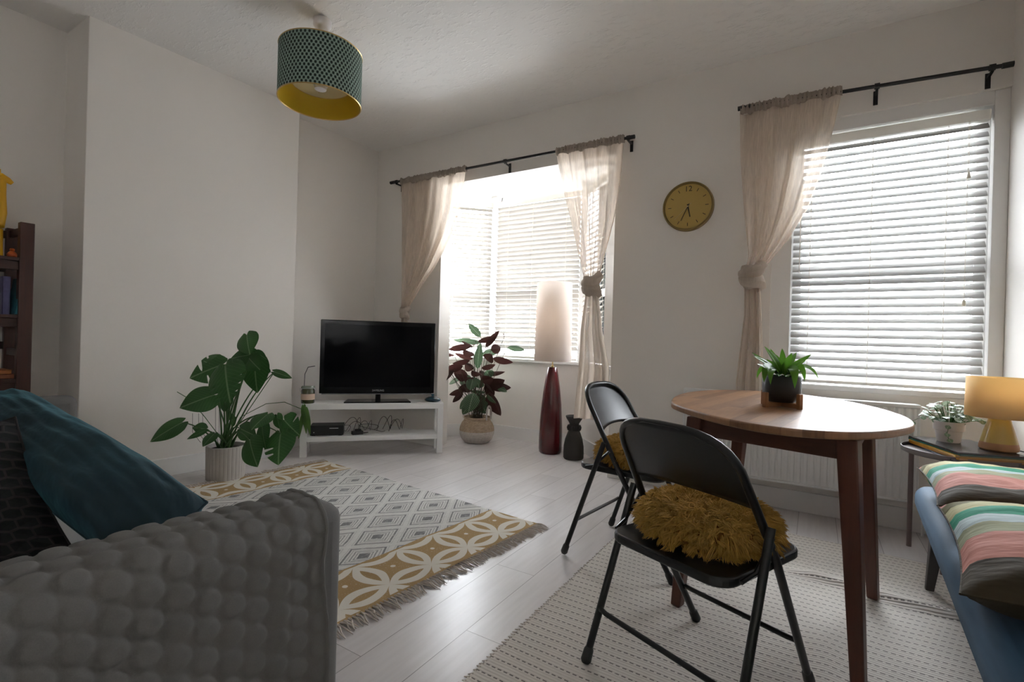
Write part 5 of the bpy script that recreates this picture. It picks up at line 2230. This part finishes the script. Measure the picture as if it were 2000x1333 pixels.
MAGS = [('grey_magazine_cover', (0.10, 0.10, 0.11), 'grey magazine at the bottom of the stack on the side table', 0.009),
        ('amber_magazine_cover', (0.55, 0.25, 0.03), 'amber magazine, second from the bottom of the stack on the side table', 0.010),
        ('yellow_magazine_cover', (0.62, 0.36, 0.06), 'yellow edged magazine in the middle of the stack on the side table', 0.009),
        ('green_book_cover', (0.02, 0.13, 0.10), 'dark green book near the top of the stack on the side table', 0.008),
        ('dark_glossy_cover', (0.035, 0.035, 0.04), 'dark glossy book on top of the stack, under the lamp and small plant', 0.007)]
zz = STZ - 0.001
mc = Vector((0.605, 3.09, 0))
for i, (nm, col, lb, t_) in enumerate(MAGS):
    a = radians((-3, 1, -1, 2, 0)[i]) + radians(17)
    r = thing('magazine' if i < 3 else 'book', lb, 'magazine' if i < 3 else 'book', (mc.x + (i % 2) * 0.003, mc.y, zz), a, 'stack of magazines and books on the side table')
    m = MB()
    hx, hy = 0.130, 0.200
    m.box(-hx, -hy, t_ - 0.001, hx, hy, t_)
    m.box(-hx, -hy, 0, hx, hy, 0.001)
    m.box(-hx, -hy, 0, -hx + 0.001, hy, t_)
    m.build('cover', simple(nm, col, 0.25, var=0.3, vscale=20), r, smooth=False)
    m = MB()
    m.box(-hx + 0.001, -hy + 0.001, 0.001, hx - 0.001, hy - 0.001, t_ - 0.001)
    m.build('pages', simple(nm + '_pages', tuple(min(1, 0.6 * c_ + 0.12) for c_ in col), 0.7), r, smooth=False)
    zz += t_
BT = zz
tl_ = thing('table_lamp', 'small table lamp with mustard drum shade and wood-footed conical base', 'lamp', (0.716, 3.05, BT))
m = MB()
m.lathe([(0.0, 0.0), (0.060, 0.0), (0.067, 0.006), (0.068, 0.018), (0.064, 0.036)], 40)
m.build('wooden_foot', M['holderwood'] if False else simple('pale_wood_foot', (0.42, 0.22, 0.10), 0.5, var=0.2, vscale=25), tl_)
m = MB()
m.lathe([(0.064, 0.036), (0.054, 0.08), (0.042, 0.125), (0.032, 0.158), (0.026, 0.165), (0.0, 0.166)], 40)
m.build('ceramic_cone', M['cone'], tl_)
m = MB()
m.tube([(0, 0, 0.16), (0, 0, 0.24)], 0.010, 10)
for k in range(3):
    a = 2 * pi * k / 3
    m.tube([(0, 0, 0.20), (0.115 * cos(a), 0.115 * sin(a), 0.20)], 0.0015, 5)
m.build('bulb_holder', M['plugwhite'], tl_)
m = MB()
m.lathe([(0.1195, 0.150), (0.116, 0.328)], 56)
m.f = m.f[:-2]
m.mi = m.mi[:-2]
o = m.build('lamp_shade', M['lampshade'], tl_)
o.modifiers.new('solid', 'SOLIDIFY').thickness = 0.0015
m = MB()
m.tube([(0.07, 0.0, 0.006), (0.10, -0.03, 0.003), (0.105, -0.09, 0.002), (0.115, -0.17, -0.03)], 0.0025, 6)
m.build('flex', M['blackmat'], tl_)

vp = thing('variegated_plant', 'small white and green variegated plant in a white pot on the side table', 'plant', (0.565, 3.17, BT))
m = MB()
m.lathe([(0.0, 0.0), (0.042, 0.0), (0.046, 0.006), (0.052, 0.055), (0.059, 0.058), (0.062, 0.10), (0.058, 0.10), (0.054, 0.085), (0.0, 0.083)], 36)
m.build('pot', M['whitepot'], vp)
m = MB()
m.lathe([(0.0, 0.078), (0.054, 0.08), (0.03, 0.09), (0.0, 0.092)], 20)
m.build('soil', M['soil'], vp)
lv = MB()
st = MB()
rv = random.Random(31)
vb = Vector((0.565, 3.17, BT + 0.085))
for k in range(84):
    a = rv.uniform(0, 2 * pi)
    rr_ = rv.uniform(0.02, 0.098)
    hh = rv.uniform(0.01, 0.095) * (1.2 - rr_ * 4)
    b3 = vb + Vector((rr_ * cos(a), rr_ * sin(a), hh + 0.012))
    t3 = b3 + Vector((cos(a) * rv.uniform(0.02, 0.045), sin(a) * rv.uniform(0.02, 0.045), rv.uniform(-0.03, 0.018)))
    leaf(lv, b3, t3, rv.uniform(0.020, 0.032), (cos(a) * 0.3, sin(a) * 0.3 - 0.3, 1), 'oval', 0.15, 0.2, rows=8)
    st.tube([vb + Vector((rr_ * 0.3 * cos(a), rr_ * 0.3 * sin(a), 0)), b3], 0.0012, 5)
for (pts_) in ([(-0.05, 0, 0.02), (-0.10, -0.01, 0.03), (-0.145, -0.02, 0.0), (-0.18, -0.02, -0.01)], [(0.05, -0.02, 0.02), (0.11, -0.05, 0.035), (0.15, -0.07, 0.02)], [(-0.01, -0.06, 0.0), (-0.02, -0.08, -0.035), (-0.015, -0.085, -0.06)]):
    P_ = [vb + Vector(p_) for p_ in pts_]
    st.tube([vb] + P_, 0.0014, 5)
    for i, p_ in enumerate(P_):
        for sg in (-1, 1):
            leaf(lv, p_, p_ + Vector((-0.012 + 0.01 * i, sg * 0.022, -0.014)), 0.024, (0, -0.8, 0.5), 'oval', 0.15, 0.2, rows=8)
lv.build('foliage', M['varieg'], vp, world=True, angle=70)
st.build('stems', M['stem'], vp, world=True)

# ------------------------------------------------------------------ BENCH AND STRIPED PILLOWS
BNZ = 0.44
bn = thing('bench', 'low blue upholstered bench with dark tapered legs along the right wall', 'bench', (0.60, 1.8, 0), 0)
m = MB()
bl = [(0.375, 2.71), (0.258, 0.70), (0.815, 0.70), (0.815, 2.71)]
m.prism([bl[1], bl[2], bl[3], bl[0]], BNZ - 0.115, BNZ)
o = m.build('seat_pad', M['bluefab'], bn, smooth=True, bevel=0.048, world=True, angle=80)
o.modifiers['bevel'].segments = 8
m = MB()
m.prism([(0.32, 0.76), (0.78, 0.76), (0.78, 2.70), (0.44, 2.70)], BNZ - 0.15, BNZ - 0.11)
m.build('seat_frame', M['benchleg'], bn, smooth=False, world=True)
for x_, y_ in ((0.455, 2.655), (0.76, 2.655), (0.345, 0.85), (0.76, 0.85)):
    m = MB()
    t_ = Vector((x_, y_, BNZ - 0.13))
    f_ = Vector((x_ - (0.025 if x_ < 0.6 else -0.02), y_ - (-0.02 if y_ > 2 else 0.02), 0.009))
    q = [(-1, -1), (1, -1), (1, 1), (-1, 1)]
    m.hexa([f_ + Vector((a * 0.014, b * 0.014, 0)) for a, b in q], [t_ + Vector((a * 0.026, b * 0.026, 0)) for a, b in q])
    m.build('leg', M['benchleg'], bn, smooth=False, bevel=0.003, world=True)

pillow('striped_pillow', 'striped pillow further from us on the blue bench, beside the side table', 'pillow',
       (0.335, 2.00, 0.525), (0.822, 2.00, 0.525), (0.370, 2.60, 0.525), 0.155, M['stripes'], group='striped pillows on the bench', seed=14, nwr=0.006)
pillow('striped_pillow', 'striped pillow nearest to us on the blue bench', 'pillow',
       (0.258, 1.31, 0.520), (0.82, 1.31, 0.520), (0.325, 1.93, 0.540), 0.17, M['stripes'], group='striped pillows on the bench', seed=18, nwr=0.006)
